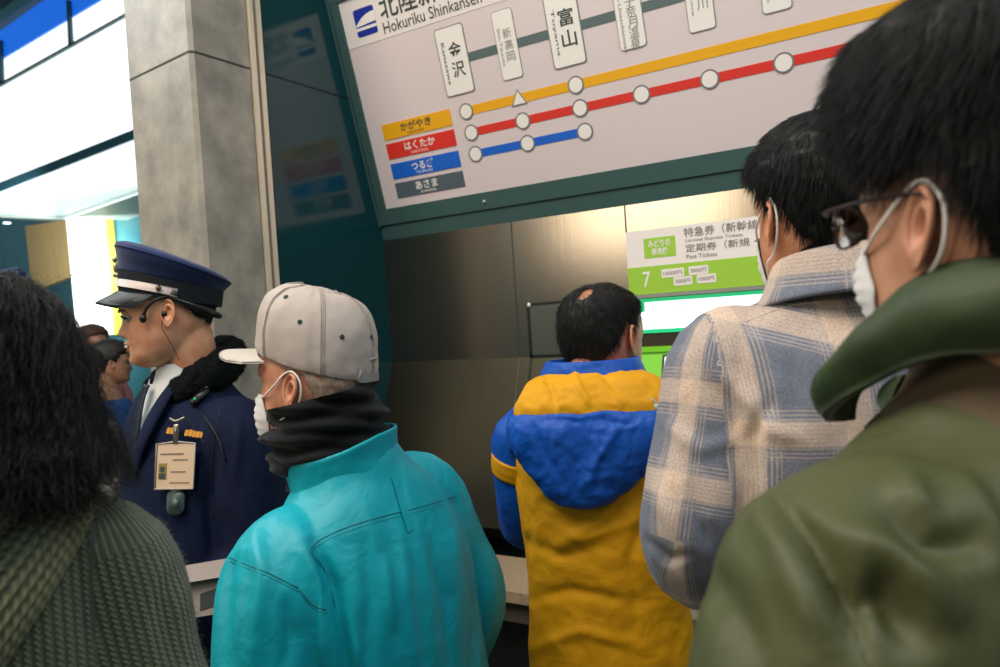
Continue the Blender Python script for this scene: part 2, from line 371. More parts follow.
plate(1.603, 1.677, 0.420, 0.627, '飯山', 'Iiyama', False)
plate(1.788, 1.896, 0.416, 0.628, '長野', 'Nagano', True)
for (t1, jp, en, m_, im) in ((0.382, 'かがやき', 'KAGAYAKI', yel, ink), (0.316, 'はくたか', 'HAKUTAKA', red, wht), (0.246, 'つるぎ', 'TSURUGI', blu, wht), (0.179, 'あさま', 'ASAMA', gry, wht)):
    k = obj('train_name_label', sheet(0.111, 0.402, t1-0.053, t1, 0.003, 0.005), m_, bdt, False)
    sub('lettering', join([text_on(jp, bd, 0.19 if len(jp) > 3 else 0.2, 0.32 if len(jp) > 3 else 0.295, t1-0.035, t1-0.006, 0.0058, bold=0.018), text_on(en, bd, 0.215, 0.285, t1-0.048, t1-0.039, 0.0058)]), im, k, False)

# ---- ticket machine
def wl(x, z, lift=0.0): return np.array([x, YW-lift, z])
tm = thing('ticket_machine', 'ticket vending machine with white and green header sign numbered 7', 'ticket machine', (-0.47, YW, 1.2))
GX0, GX1 = -0.882, -0.03
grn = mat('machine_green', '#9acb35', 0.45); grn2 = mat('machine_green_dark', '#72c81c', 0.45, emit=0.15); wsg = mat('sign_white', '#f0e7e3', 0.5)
hs = obj('header_sign', box(GX0, GX1, YW-0.012, YW, 1.520, 1.712), wsg, tm, False)
sub('green_band', box(GX0, GX1, YW-0.0128, YW-0.012, 1.521, 1.603), grn, hs, False)
bdg = [rrect(wl, -0.826, -0.729, 1.627, 1.686, 0.003, 0.0130, 0.001)]
sub('badge', join(bdg), grn, hs, False)
sub('badge_lettering', join([text_on('みどりの', wl, -0.812, -0.744, 1.658, 1.680, 0.0138, bold=0.02), text_on('券売機', wl, -0.803, -0.752, 1.634, 1.655, 0.0138, bold=0.02)]), wht, hs, False)
gi = mat('sign_grey_ink', '#7d7670', 0.6)
sub('lettering', join([text_on('特急券（新幹線・在来線）', wl, -0.702, -0.36, 1.676, 1.704, 0.013, bold=0.006), text_on('Limited Express Tickets', wl, -0.698, -0.535, 1.659, 1.671, 0.013),
     text_on('定期券（新規・継続）', wl, -0.700, -0.415, 1.632, 1.656, 0.013, bold=0.006), text_on('Pass Tickets', wl, -0.698, -0.610, 1.614, 1.626, 0.013)]), gi, hs, False)
sub('number', text_on('7', wl, -0.835, -0.811, 1.541, 1.588, 0.0138, bold=0.01), wht, hs, False)
for x0, x1, z0, s_ in ((-0.776, -0.708, 1.565, '10000円'), (-0.694, -0.637, 1.566, '5000円'), (-0.741, -0.685, 1.539, '2000円'), (-0.672, -0.616, 1.540, '1000円')):
    sub('note_chip', rrect(wl, x0, x1, z0, z0+0.025, 0.003, 0.0138, 0.001), wsg, hs, False)
    sub('chip_lettering', text_on(s_, wl, x0+0.006, x1-0.006, z0+0.006, z0+0.019, 0.0146), gi, hs, False)
obj('shelf_strip', box(GX0, GX1, YW-0.02, YW, 1.510, 1.519), mat('strip_grey', '#8d8f88', 0.4), tm, False)
scr = obj('display_screen', box(GX0+0.01, GX1-0.02, YW-0.010, YW, 1.404, 1.508), mat('screen_green', '#14a86c', 0.3, emit=0.9), tm, False)
sub('screen_picture', prism([wl(a, b, 0.0105) for a, b in ((-0.835, 1.496), (-0.06, 1.496), (-0.06, 1.416), (-0.868, 1.416), (-0.868, 1.468), (-0.835, 1.468))], (0, 0.0006, 0)), mat('screen_white', '#e9fffa', 0.3, emit=2.6), scr, False)
sink = mat('screen_ink', '#35b58c', 0.4, emit=0.3)
for s_, x0, x1, z0, z1 in (('きっぷ', -0.745, -0.700, 1.484, 1.492), ('新幹線', -0.745, -0.712, 1.471, 1.479), ('予約', -0.80, -0.775, 1.455, 1.461), ('定期券', -0.80, -0.780, 1.438, 1.444)):
    sub('screen_text', text_on(s_, wl, x0, x1, z0, z1, 0.0120, bold=0.03), sink, scr, False)
obj('mirror_strip', box(GX0+0.01, GX1-0.02, YW-0.006, YW, 1.364, 1.404), mat('smoky_strip', '#6f6152', 0.1, metal=0.7), tm, False)
obj('lower_panel', box(GX0, GX1, YW-0.012, YW, 1.347, 1.3635), grn2, tm, False)
lp = obj('console_panel', prism([wl(GX0, 1.345, 0.004), wl(GX1, 1.345, 0.004), np.array([GX1, YW-sl*0.3-0.004, 1.045]), np.array([GX0, YW-sl*0.3-0.004, 1.045])], (0, 0.003, 0)), grn2, tm, False)
def cs(x, z, l=0.0): return np.array([x, YW-sl*(1.345-z)-0.004-l, z])
tsx = [(-0.79, 1.338), (-0.42, 1.338), (-0.42, 1.10), (-0.79, 1.10)]
ts = obj('touch_screen', prism([cs(a, b, 0.004) for a, b in tsx], (0, 0.003, 0)), M['black'], tm, False)
sub('screen_picture', prism([cs(a, b, 0.0055) for a, b in ((-0.782, 1.332), (-0.428, 1.332), (-0.428, 1.108), (-0.782, 1.108))], (0, 0.001, 0)), mat('touch_white', '#dff0ea', 0.3, emit=1.0), ts, False)
obj('coin_slot', prism([cs(a, b, 0.004) for a, b in ((-0.36, 1.30), (-0.22, 1.30), (-0.22, 1.27), (-0.36, 1.27))], (0, 0.003, 0)), M['black'], tm, False)

# ================================================================== the bright concourse beyond the pillar
FP = on_plane(138, 194, (0, 6.4, 0), (0, 1, 0))
def fp(x, y, o=0.0): return on_plane(x, y, FP-nB*o, nB)
def fpoly(px, o, th=0.05): return prism([fp(x, y, o) for x, y in px], nB*th)
struct('wall_concourse', fpoly([(-60, 215), (63, 219), (175, 180), (175, -80), (-60, -80)], 0.0), M['white_lit'])
struct('trim_8', fpoly([(-60, 206), (133, 129.5), (175, 112), (175, 121), (139, 137), (-60, 215)], 0.03), mat('strip_beam', '#3f7d92', 0.5))
struct('window_1', fpoly([(-60, 95), (-60, -80), (175, -80), (175, -42), (100, 0), (0, 60)], 0.04, 0.03), M['blue_lit'])  # blue band of the reflected gradient, built as a flat panel
struct('window_2', fpoly([(-60, 30), (-60, -80), (120, -80), (120, -62), (62, -14), (0, 30)], 0.06, 0.02), M['bluegrey'])  # blue-grey band of the same painted gradient, not a separate pane
struct('trim_9', join([fpoly([(-60, 119), (124, 15.5), (175, -13), (175, -15), (124, 13.5), (-60, 116)], 0.09), fpoly([(66, 0), (68, 0), (70.5, 46), (68, 46)], 0.09), fpoly([(-2, 40), (0, 40), (1.5, 85), (-1, 85)], 0.09)]), M['dark_beam'])
struct('trim_10', fpoly([(-60, 30), (-60, 12), (36, -34), (60, -24), (0, 20)], 0.10), M['teal_wall'])
struct('ceiling', fpoly([(-60, 12), (-60, -80), (60, -80), (60, -44), (0, 8)], 0.14), M['dark_beam'])
# soffit + rooms below the lit fascia
zc = FP[2]
A = [fp(-60, 215), fp(63, 219), fp(175, 180)]
struct('ceiling_concourse', prism([a+np.array([0, 0, 0.0]) for a in A]+[A[2]+nB*4+[0, 0, 0.02], A[1]+nB*4, A[0]+nB*4], (0, 0, 0.05)), M['soffit'])
def bk(x, y, o): return on_plane(x, y, FP+nB*o, nB)
def bpoly(px, o, th=0.05): return prism([bk(x, y, o) for x, y in px], nB*th)
struct('wall_far', bpoly([(-80, 200), (175, 190), (175, 480), (-80, 520)], 2.4), M['teal_wall'])
struct('wall_wood', bpoly([(25, 226), (66, 220), (73, 276), (32, 291)], 1.5, 0.3), M['wood'])
struct('wall_low', bpoly([(30, 292), (74, 277), (80, 330), (36, 340)], 1.6, 0.1), M['dark_beam'])
pw = struct('window_3', bpoly([(66, 218), (104, 208), (114, 334), (77, 336)], 0.9, 0.1), M['white_lit'])
struct('trim_11', join([bpoly([(70, 274.5), (109, 269), (109, 271), (70, 276)], 0.88, 0.02)]), M['dark_beam'])
struct('trim_12', bpoly([(103, 207), (106, 206), (117, 334), (113, 335)], 0.86, 0.1), mat('yellow_green_edge', '#b5c04a', 0.5, emit=0.2))
struct('wall_dark', bpoly([(106, 206), (150, 196), (160, 400), (118, 400)], 1.0, 0.1), mat('dark_glass', '#2f6470', 0.3))
dl = tag(obj('downlight', sphere(bk(7, 223, 0.6), (0.07, 0.07, 0.02)), mat('downlight_lit', '#eefaff', 0.4, emit=1.5)), 'small round downlight in the grey soffit at the far left', 'ceiling light')
# ================================================================== people: shared anatomy
class Fr:
    """a frame: origin plus right / forward / up axes. th = heading in degrees, 0 = straight away from the camera's side of the hall, -90 = to the left"""
    def __init__(s, O, th, pitch=0, roll=0):
        a = YAW-math.radians(th); s.O = np.array(O, float)
        F = np.array([-math.sin(a), math.cos(a), 0]); R = np.array([math.cos(a), math.sin(a), 0]); Z = np.array([0, 0, 1.0])
        p = math.radians(pitch); F2 = F*math.cos(p)-Z*math.sin(p); Z2 = Z*math.cos(p)+F*math.sin(p)
        q = math.radians(roll); R2 = R*math.cos(q)-Z2*math.sin(q); Z3 = Z2*math.cos(q)+R*math.sin(q)
        s.M = np.array([R2, F2, Z3])
    def p(s, x, y=None, z=None):
        if y is None: return np.asarray(x, float)@s.M+s.O
        return np.array([x, y, z], float)@s.M+s.O
    def v(s, x, y, z): return np.array([x, y, z], float)@s.M
    def inv(s, P): return (np.asarray(P, float)-s.O)@s.M.T

ZP = [.125, .122, .11, .09, .07, .045, .022, .008, -.012, -.032, -.05, -.065, -.082, -.097, -.107, -.112]
YF = [.012, .030, .058, .079, .089, .095, .0965, .089, .089, .090, .092, .0905, .093, .090, .080, .060]
YB = [-.015, -.035, -.067, -.090, -.100, -.104, -.102, -.099, -.092, -.082, -.070, -.060, -.045, -.025, .0, .02]
HX = [.012, .030, .052, .067, .0745, .078, .0785, .0778, .0765, .074, .0705, .066, .058, .047, .033, .017]
def head_surface(S=120, M=120, face=True):
    zs = np.linspace(.125, -.112, M); f = lambda t: np.interp(zs, ZP[::-1], t[::-1])
    yf, yb, hx = f(YF), f(YB), f(HX)
    for a in (yf, yb, hx):
        a[1:-1] = (a[:-2]+2*a[1:-1]+a[2:])/4
    R = []
    for z, a, b, h in zip(zs, yf, yb, hx):
        n = 2.25 if z > -.03 else 2.25-(-.03-z)*3
        R.append(sring((0, (a+b)/2, z), (h, 0, 0), (0, (a-b)/2, 0), max(n, 1.95), S))
    V, F = loft(R)
    if face:
        x, y, z = V.T; g = lambda u, s: np.exp(-(u/s)**2); fr = smoothstep(0.02, 0.06, y)
        A = np.interp(z, [-.046, -.041, -.034, -.026, -.014, 0, .012, .03], [0, .005, .018, .0195, .013, .006, .003, 0]); sg = np.interp(z, [-.04, -.03, -.01, .02], [.0165, .0155, .011, .009])
        d = A*np.exp(-(x/sg)**2)
        d -= .011*g(np.abs(x)-.032, .015)*g(z-.004, .011)
        d += .004*g(np.abs(x)-.03, .02)*g(z-.024, .008)
        d += .0065*g(x, .021)*(g(z+.0525, .0042)+.9*g(z+.0655, .005))-.003*g(x, .026)*g(z+.059, .0022)
        d += .005*g(x, .018)*g(z+.092, .011)-.003*g(x, .02)*g(z+.078, .006)
        d += .004*g(np.abs(x)-.045, .02)*g(z+.02, .018)
        V = V.copy(); V[:, 1] += d*fr
    return V, F
def ear_mesh(side, s=1.0):
    """a left (-1) or right (+1) ear: rim, scapha, antihelix, concha, tragus, lobe"""
    S, M = 44, 15; th = np.linspace(0, 2*np.pi, S, endpoint=False)
    oy = -.017*np.cos(th)*(1+.10*np.sin(th))-.003; oz = np.where(np.sin(th) > 0, .031, .030)*np.sin(th); oy = oy*np.where(oz < 0, 1-.32*(-oz/.03)**1.5, 1)
    rings = []
    for r in np.linspace(1, 0, M):
        h = np.interp(r, [0, .28, .42, .58, .70, .82, .92, 1.0], [-.009, -.008, -.001, .003, -.0015, .0, .0055, .0025])
        front = np.clip(np.cos(th-0)*-1, 0, 1); hh = h*np.where(np.cos(th) < -0.55, .5, 1.0)
        low = smoothstep(.4, .9, -np.sin(th)); hh = hh*(1-low)+np.interp(r, [0, .5, 1], [-.004, .003, .001])*low
        rings.append(np.column_stack([hh, oy*r, oz*r]))
    Vt = np.array(rings); back = np.array([np.column_stack([np.full(S, -.0015-.006*(1-r)), oy*r*.97, oz*r*.97]) for r in (1, .7, .4)])
    R = np.concatenate([back[::-1], Vt]); V, F = loft(R)
    V[:, 1] *= -1
    a = math.radians(28); c, sn = math.cos(a), math.sin(a)
    x, y, z = V.T; V = np.column_stack([x*c-(y-.012)*sn*1.0, y*c+x*sn, z]); V[:, 0] += .004
    ti = math.radians(-10); V = np.column_stack([V[:, 0], V[:, 1]*math.cos(ti)+V[:, 2]*math.sin(ti), -V[:, 1]*math.sin(ti)+V[:, 2]*math.cos(ti)])
    tr = sphere((.001, .0125, -.004), (.003, .004, .006), 12, 8); V, F = join([(V, F), tr])
    V = V*s; V[:, 0] += .0755; V[:, 1] += -.006; V[:, 2] += -.002
    V[:, 0] *= side
    if side < 0: F = [q[::-1] for q in F]
    return V, F
def limb(pts, rad, flat=1.0, S=22, up=(0, 0, 1)): return tube(pts, rad, S, 5, flat, up)
def hand(fr_, side, curl=0.5):
    """palm and five bent fingers; frame: origin wrist, +y = along the fingers, +z = back of the hand"""
    P = []; palm = [sring((0, t*.085, 0), (w, 0, 0), (0, 0, h), 2.6, 18) for t, w, h in ((-.15, .024, .018), (.1, .030, .016), (.5, .038, .014), (.95, .040, .012), (1.04, .034, .009))]
    V, F = loft(palm); P.append((V, F))
    for i, (x, L, r) in enumerate(((-.030, .066, .0085), (-.010, .077, .009), (.011, .072, .0087), (.031, .056, .0078))):
        x *= side; c = curl*(1+.12*i); p = np.array([x, .072, 0.0]); a = .1; pts = [p]
        for l in (.45, .30, .25):
            a += c*.9; p = p+np.array([x*.03, math.cos(a)*L*l, -math.sin(a)*L*l]); pts.append(p)
        P.append(tube([pts[0]+[0, -.012, 0]]+pts, [r, r, r*.95, r*.88, r*.65], 12, 3))
    s = -side
    P.append(tube([(s*.022, .012, -.004), (s*.042, .035, -.014), (s*.050, .060, -.024), (s*.047, .082, -.034)], [.013, .0115, .0098, .007], 12, 3))
    V, F = join(P); return fr_(V), F
def shoe(fr, x, yaw=0, L=.27):
    R = []
    for t, w, h in ((-.085, .02, .03), (-.07, .034, .07), (-.03, .04, .075), (.03, .043, .06), (.09, .047, .045), (.14, .042, .036), (.175, .02, .018)):
        ring = sring((x, t, h/2), (w, 0, 0), (0, 0, h/2), 2.6, 20); R.append(ring)
    V, F = loft(catmull(np.array(R).reshape(len(R), -1), 3).reshape(-1, 20, 3)); return fr.p(V), F

def hair_shell(hl, th, top=None, S=110, M=90, lump=0.0025, seed=1):
    """hair cap over the skull above the hairline hl(|azimuth|deg)->z, thickness th(z, az)"""
    V, F = head_surface(S, M, False); x, y, z = V.T; az = np.degrees(np.abs(np.arctan2(x, y+.005)))
    H = np.interp(az, [a for a, _ in hl], [b for _, b in hl]); m = smoothstep(-.002, .014, z-H)
    c = np.array([0, -.005, .02]); n = (V-c)/np.array([.078, .1, .105])**2; n /= np.linalg.norm(n, axis=1)[:, None]
    t = th(z, az) if callable(th) else th
    off = m*(t+lump*fbm(V, 70, seed, 3))-(1-m)*.006
    keep = z > H-.03; V = V+n*off[:, None]; idx = -np.ones(len(V), int)
    F = [q for q in F if all(keep[i] for i in q)]
    used = sorted({i for q in F for i in q}); mp = {u: i for i, u in enumerate(used)}
    return V[used], [tuple(mp[i] for i in q) for q in F], n[used], m[used]
def strands(roots, normals, flow, length, nseg, rad, lift=0.15, curl=0.0, cfreq=0, tree=None, hover=0.002, jit=0.15, seed=0):
    """thin tapering hairs grown from roots; flow(P)->direction. returns one mesh"""
    rg = np.random.default_rng(seed); n = len(roots); P = roots.copy(); pts = [P.copy()]
    L = length*rg.uniform(.6, 1.15, n); step = L/nseg; ph = rg.uniform(0, 6.28, n); rj = rg.normal(0, jit, (n, 3))
    nr = normals.copy()
    for k in range(nseg):
        d = flow(P); d = d-nr*(d*nr).sum(1)[:, None]*(0.9 if tree is None else 0.5); d = d+rj+nr*lift*(1-k/nseg if tree is None else 1)+rg.normal(0, jit*.3, (n, 3))
        d /= np.linalg.norm(d, axis=1)[:, None]+1e-9
        P = P+d*step[:, None]
        if tree is not None:
            for i in range(n):
                h = tree.find_nearest(Vector(P[i]))
                if h[0] is None: continue
                q = np.array(h[0]); m_ = np.array(h[1]); nr[i] = m_; sd = np.dot(P[i]-q, m_)
                if sd < hover*.3: P[i] = q+m_*hover*rg.uniform(.5, 1.5)
        pts.append(P.copy())
    A = np.array(pts)                                           # K,n,3
    K = len(A)
    if curl:
        T = np.gradient(A, axis=0); T /= np.linalg.norm(T, axis=2)[:, :, None]+1e-9
        a = np.cross(T, np.array([.3, .2, .9])); a /= np.linalg.norm(a, axis=2)[:, :, None]+1e-9; b = np.cross(T, a)
        u = np.linspace(0, 1, K)[:, None]; w = cfreq*rg.uniform(.7, 1.3, n)[None]*u*6.28+ph[None]; am = curl*rg.uniform(.5, 1.4, n)[None]*np.minimum(1, u*4)
        A = A+a*(am*np.cos(w))[:, :, None]+b*(am*np.sin(w))[:, :, None]
    T = np.gradient(A, axis=0); T /= np.linalg.norm(T, axis=2)[:, :, None]+1e-9
    a = np.cross(T, np.array([.31, .22, .92])); a /= np.linalg.norm(a, axis=2)[:, :, None]+1e-9; b = np.cross(T, a)
    r = rad*(1-np.linspace(0, 1, K)**2*.85)[:, None, None]
    tri = [A+r*(a*math.cos(q)+b*math.sin(q)) for q in (0, 2.094, 4.188)]
    V = np.stack(tri, 2).transpose(1, 0, 2, 3).reshape(-1, 3)     # n,K,3,3
    base = (np.arange(n)*K*3)[:, None, None]; kk = (np.arange(K-1)*3)[None, :, None]; jj = np.arange(3)[None, None, :]; j2 = (np.arange(3)+1) % 3; j2 = j2[None, None, :]
    q = np.stack([base+kk+jj, base+kk+j2, base+kk+3+j2, base+kk+3+jj], -1).reshape(-1, 4)
    return V, [tuple(t) for t in q.tolist()]
def sample(V, F, n, ok=None, seed=0):
    rg = np.random.default_rng(seed); Q = np.array([q if len(q) == 4 else q+(q[-1],) for q in F]); c = V[Q].mean(1)
    a = np.linalg.norm(np.cross(V[Q[:, 1]]-V[Q[:, 0]], V[Q[:, 3]]-V[Q[:, 0]]), axis=1)+1e-12
    if ok is not None: a = a*ok(c)
    i = rg.choice(len(Q), n, p=a/a.sum()); w = rg.dirichlet((1, 1, 1, 1), n)
    P = (V[Q[i]]*w[:, :, None]).sum(1); nn = np.cross(V[Q[i, 1]]-V[Q[i, 0]], V[Q[i, 3]]-V[Q[i, 0]]); nn /= np.linalg.norm(nn, axis=1)[:, None]+1e-12
    return P, nn
SK = lambda c, c2=None: mat('skin', c, 0.5, nscale=35, nstr=0.10, bump=0.12, bscale=400, spec=0.4)
def skin_mat(name, c, c2):
    m, nt, b = _nt(name); b.inputs['Roughness'].default_value = 0.5; b.inputs['Subsurface Weight'].default_value = 0.12; b.inputs['Subsurface Radius'].default_value = (0.012, 0.004, 0.002); b.inputs['Subsurface Scale'].default_value = 0.6
    tc = N(nt, 'ShaderNodeTexCoord'); n = N(nt, 'ShaderNodeTexNoise'); n.inputs['Scale'].default_value = 28; n.inputs['Detail'].default_value = 4; nt.links.new(tc.outputs['Object'], n.inputs['Vector'])
    r = N(nt, 'ShaderNodeValToRGB'); r.color_ramp.elements[0].position = .35; r.color_ramp.elements[1].position = .65; r.color_ramp.elements[0].color = srgb(c2); r.color_ramp.elements[1].color = srgb(c)
    nt.links.new(n.outputs['Fac'], r.inputs[0]); nt.links.new(r.outputs[0], b.inputs['Base Color']); return m

def make_body(parent, hf, bf, joints, m, vox=0.0045, face=True, ears=1.0, legs=True, name='body', low=False, z_floor=0.0):
    """one continuous figure: head, neck, torso, arms, hands, legs. hf head frame, bf body frame (origin at the base of the neck)"""
    P = [];
    V, F = head_surface(110 if not low else 40, 110 if not low else 36, face); P.append((hf.p(V), F))
    nb = bf.p(0, -.005, -.06)
    P.append(limb([hf.p(0, -.022, -.02), hf.p(0, -.030, -.075), (hf.p(0, -.035, -.12)+bf.p(0, 0, 0))/2, nb], [.058, .056, .058, .070]))
    tor = [(-.02, 0, .07, .06), (-.06, 0, .095, .06), (-.10, 0, .125, .07), (-.14, 0, .145, .085), (-.2, .0, .165, .10), (-.35, .0, .145, .095), (-.5, 0, .15, .10), (-.62, 0, .165, .11), (-.68, 0, .12, .09)]
    lean = joints.get('lean', 0)
    P.append(loft(catmull(np.array([sring(bf.p(0, y-lean*(-z), z), bf.v(a, 0, 0), bf.v(0, b, 0), 2.3, 30) for z, y, a, b in tor]).reshape(len(tor), -1), 3).reshape(-1, 30, 3)))
    for side, k in ((-1, 'L'), (1, 'R')):
        sh, el, wr = [bf.p(*q) for q in joints[k]]
        P.append(limb([bf.p(side*.07, 0, -.12), sh, sh*.6+el*.4, el, el*.5+wr*.5, wr], [.045, .042, .041, .036, .033, .026]))
        d = wr-el; d /= np.linalg.norm(d); zz = np.cross(d, bf.v(0, 1, 0)) if abs(np.dot(d, bf.v(0, 1, 0))) < .9 else bf.v(0, 0, 1)
        zz = bf.v(side, 0, 0)-d*np.dot(bf.v(side, 0, 0), d)
        if joints.get('palm_down'): zz = np.array([0, 0, 1.0])-d*d[2]
        zz /= np.linalg.norm(zz); xx = np.cross(d, zz); Mh = np.array([xx, d, zz])
        P.append(hand(lambda V, Mh=Mh, wr=wr, d=d: V@Mh+wr+d*.012, side if not joints.get('palm_down') else side, joints.get('curl', .45)))
        if legs:
            hip = bf.p(side*.09, -lean*.62, -.62); foot = bf.p(side*.10, -lean*.62, 0); foot[2] = .07
            kn = hip*.5+foot*.5+bf.v(0, .02, 0)
            P.append(limb([hip, hip*.5+kn*.5, kn, kn*.5+foot*.5, foot, foot+np.array([0, 0, -.03])], [.085, .075, .055, .052, .038, .036]))
    if low: V, F = join(P); V = np.asarray(V)
    else:
        V, F, _ = remesh(P, vox, 2)
    if ears:
        E = [(hf.p(v), f) for v, f in (ear_mesh(-1, ears), ear_mesh(1, ears))]; V, F = join([(V, F)]+E)
    return obj(name, (V, F), m, parent)
def make_legs(parent, bf, m, ms, lean=0, top=-.45, col=None):
    P = []
    hipc = bf.p(0, -lean*.55, -.55)
    P.append(loft([sring(bf.p(0, -lean*(-z), z), bf.v(.165, 0, 0), bf.v(0, .12, 0), 2.3, 30) for z in (top, -.55, -.66)]))
    fs = []
    for side in (-1, 1):
        hip = bf.p(side*.085, -lean*.60, -.60); foot = bf.p(side*.10, -lean*.62, 0); foot[2] = .04; kn = hip*.5+foot*.5+bf.v(0, .02, 0)
        P.append(limb([hip, hip*.5+kn*.5, kn, kn*.5+foot*.5, foot], [.10, .092, .078, .070, .066]))
        fs.append(foot)
    V, F, Nn = remesh(P, .009, 3); V = V+Nn*(.004*fbm(V, (14, 14, 7), 3, 3))[:, None]
    obj('trousers', (V, F), m, parent)
    for side, f in zip((-1, 1), fs):
        fr = Fr((f[0], f[1], 0.0), 0); fr.M = bf.M.copy(); fr.M[1] = bf.M[1]*[1, 1, 0]; fr.M[1] /= np.linalg.norm(fr.M[1]); fr.M[2] = [0, 0, 1]; fr.M[0] = np.cross(fr.M[1], fr.M[2])
        obj('shoe', shoe(fr, 0), ms, parent)
def torso(bf, spec, S=56, lean=0):
    R = np.array([sring(bf.p(0, y-lean*(-z), z), bf.v(a, 0, 0), bf.v(0, b, 0), n, S) for z, y, a, b, n in spec])
    return loft(catmull(R.reshape(len(R), -1), 5).reshape(-1, S, 3))
def cloth(parts, vox, smooth, fold, amp=0.006, scale=(9, 9, 4), seed=1, fine=0.0):
    V, F, Nn = remesh(parts, vox, smooth)
    n1 = fbm(V, scale, seed, 3); n2 = 1-np.abs(fbm(V+[.03, .01, 0], np.array(scale)*1.3, seed+20, 2))*2.2
    V = V+Nn*(amp*(.6*n1+.55*np.clip(n2, -1, 1)))[:, None]
    if fine: V = V+Nn*(fine*(1-2*np.abs(fbm(V, np.array(scale)*4, seed+5, 2))))[:, None]
    for poly, w, a in fold: V = crease(V, Nn, poly, w, a)
    return V, F
def face_mask(parent, hf, m, ms, front=True, ear_y=-.01, low=False, zt=-.012, zb=-.098, bulge=.012, wide=.066):
    """white surgical mask following the face with ear loops"""
    V0, F0 = head_surface(90, 90, True); tr = bvh(V0, F0); S, K = 34, 18; g = []
    for j in range(K):
        z = zt+(zb-zt)*j/(K-1); row = []
        for i in range(S):
            u = i/(S-1)*2-1; xx = u*wide*(1-.12*abs(j/(K-1)-.5)*2); a = math.asin(max(-1, min(1, xx/.082)))
            o = Vector((math.sin(a)*.2, math.cos(a)*.2, z)); d = Vector((-o.x, -o.y+.005, 0)).normalized(); h = tr.ray_cast(o, d, 1.0)
            q = np.array(h[0]) if h[0] else np.array([xx, .07, z])
            c = (1-u*u)*math.sin(math.pi*j/(K-1))
            nn = np.array([math.sin(a), math.cos(a), 0]); pl = .0016*math.cos(j*2.2)
            row.append(q+nn*(.003+bulge*c+pl*(1-abs(u)**4)))
        g.append(row)
    G = np.array(g); back = G-np.array([0, .0015, 0]); V = np.concatenate([G.reshape(-1, 3), back.reshape(-1, 3)]); F = grid_faces(K, S, False)
    n = K*S; F = F+[tuple(i+n for i in q)[::-1] for q in F]
    mk = obj('face_mask', (hf.p(V), F), m, parent)
    loops = []
    for s in (-1, 1):
        t = G[1][0 if s < 0 else -1]; b = G[-2][0 if s < 0 else -1]; x = s*.0815
        pts = [t, (s*.0795, .035, t[2]+.018), (s*.0800, .010, .027), (s*.0850, -.010, .031), (s*.086, -.024, .012), (s*.084, -.020, -.018), (s*.0775, .002, -.040), (s*.0735, .025, -.055), b]
        loops.append(tube(np.array([hf.p(*p) for p in pts]), .0016, 7, 6, 1.0))
    for l in loops: sub('ear_loop', l, ms, mk)
    return mk
# ================================================================== people: clothing materials
def fabric(name, col, rough=.75, weave=900, wstr=.15, wr=0.25, wsc=22, col2=None, sheen=0.0, spec=.35, distance=.002):
    m, nt, b = _nt(name); c = srgb(col); b.inputs['Roughness'].default_value = rough; b.inputs['Specular IOR Level'].default_value = spec; b.inputs['Sheen Weight'].default_value = sheen
    tc = N(nt, 'ShaderNodeTexCoord'); n = N(nt, 'ShaderNodeTexNoise'); n.inputs['Scale'].default_value = 7; n.inputs['Detail'].default_value = 5; nt.links.new(tc.outputs['Object'], n.inputs['Vector'])
    r = N(nt, 'ShaderNodeValToRGB'); r.color_ramp.elements[0].position = .3; r.color_ramp.elements[1].position = .7
    r.color_ramp.elements[0].color = srgb(col2) if col2 else tuple(x*.9 for x in c[:3])+(1,); r.color_ramp.elements[1].color = c
    nt.links.new(n.outputs['Fac'], r.inputs[0]); nt.links.new(r.outputs[0], b.inputs['Base Color'])
    n2 = N(nt, 'ShaderNodeTexNoise'); n2.inputs['Scale'].default_value = weave; n2.inputs['Detail'].default_value = 2; nt.links.new(tc.outputs['Object'], n2.inputs['Vector'])
    n3 = N(nt, 'ShaderNodeTexNoise'); n3.inputs['Scale'].default_value = wsc; n3.inputs['Detail'].default_value = 5; n3.inputs['Roughness'].default_value = .45; n3.inputs['Distortion'].default_value = .6; nt.links.new(tc.outputs['Object'], n3.inputs['Vector'])
    b1 = N(nt, 'ShaderNodeBump'); b1.inputs['Strength'].default_value = wr; b1.inputs['Distance'].default_value = .02; nt.links.new(n3.outputs['Fac'], b1.inputs['Height'])
    b2 = N(nt, 'ShaderNodeBump'); b2.inputs['Strength'].default_value = wstr; b2.inputs['Distance'].default_value = distance; nt.links.new(n2.outputs['Fac'], b2.inputs['Height']); nt.links.new(b1.outputs[0], b2.inputs['Normal']); nt.links.new(b2.outputs[0], b.inputs['Normal'])
    return m
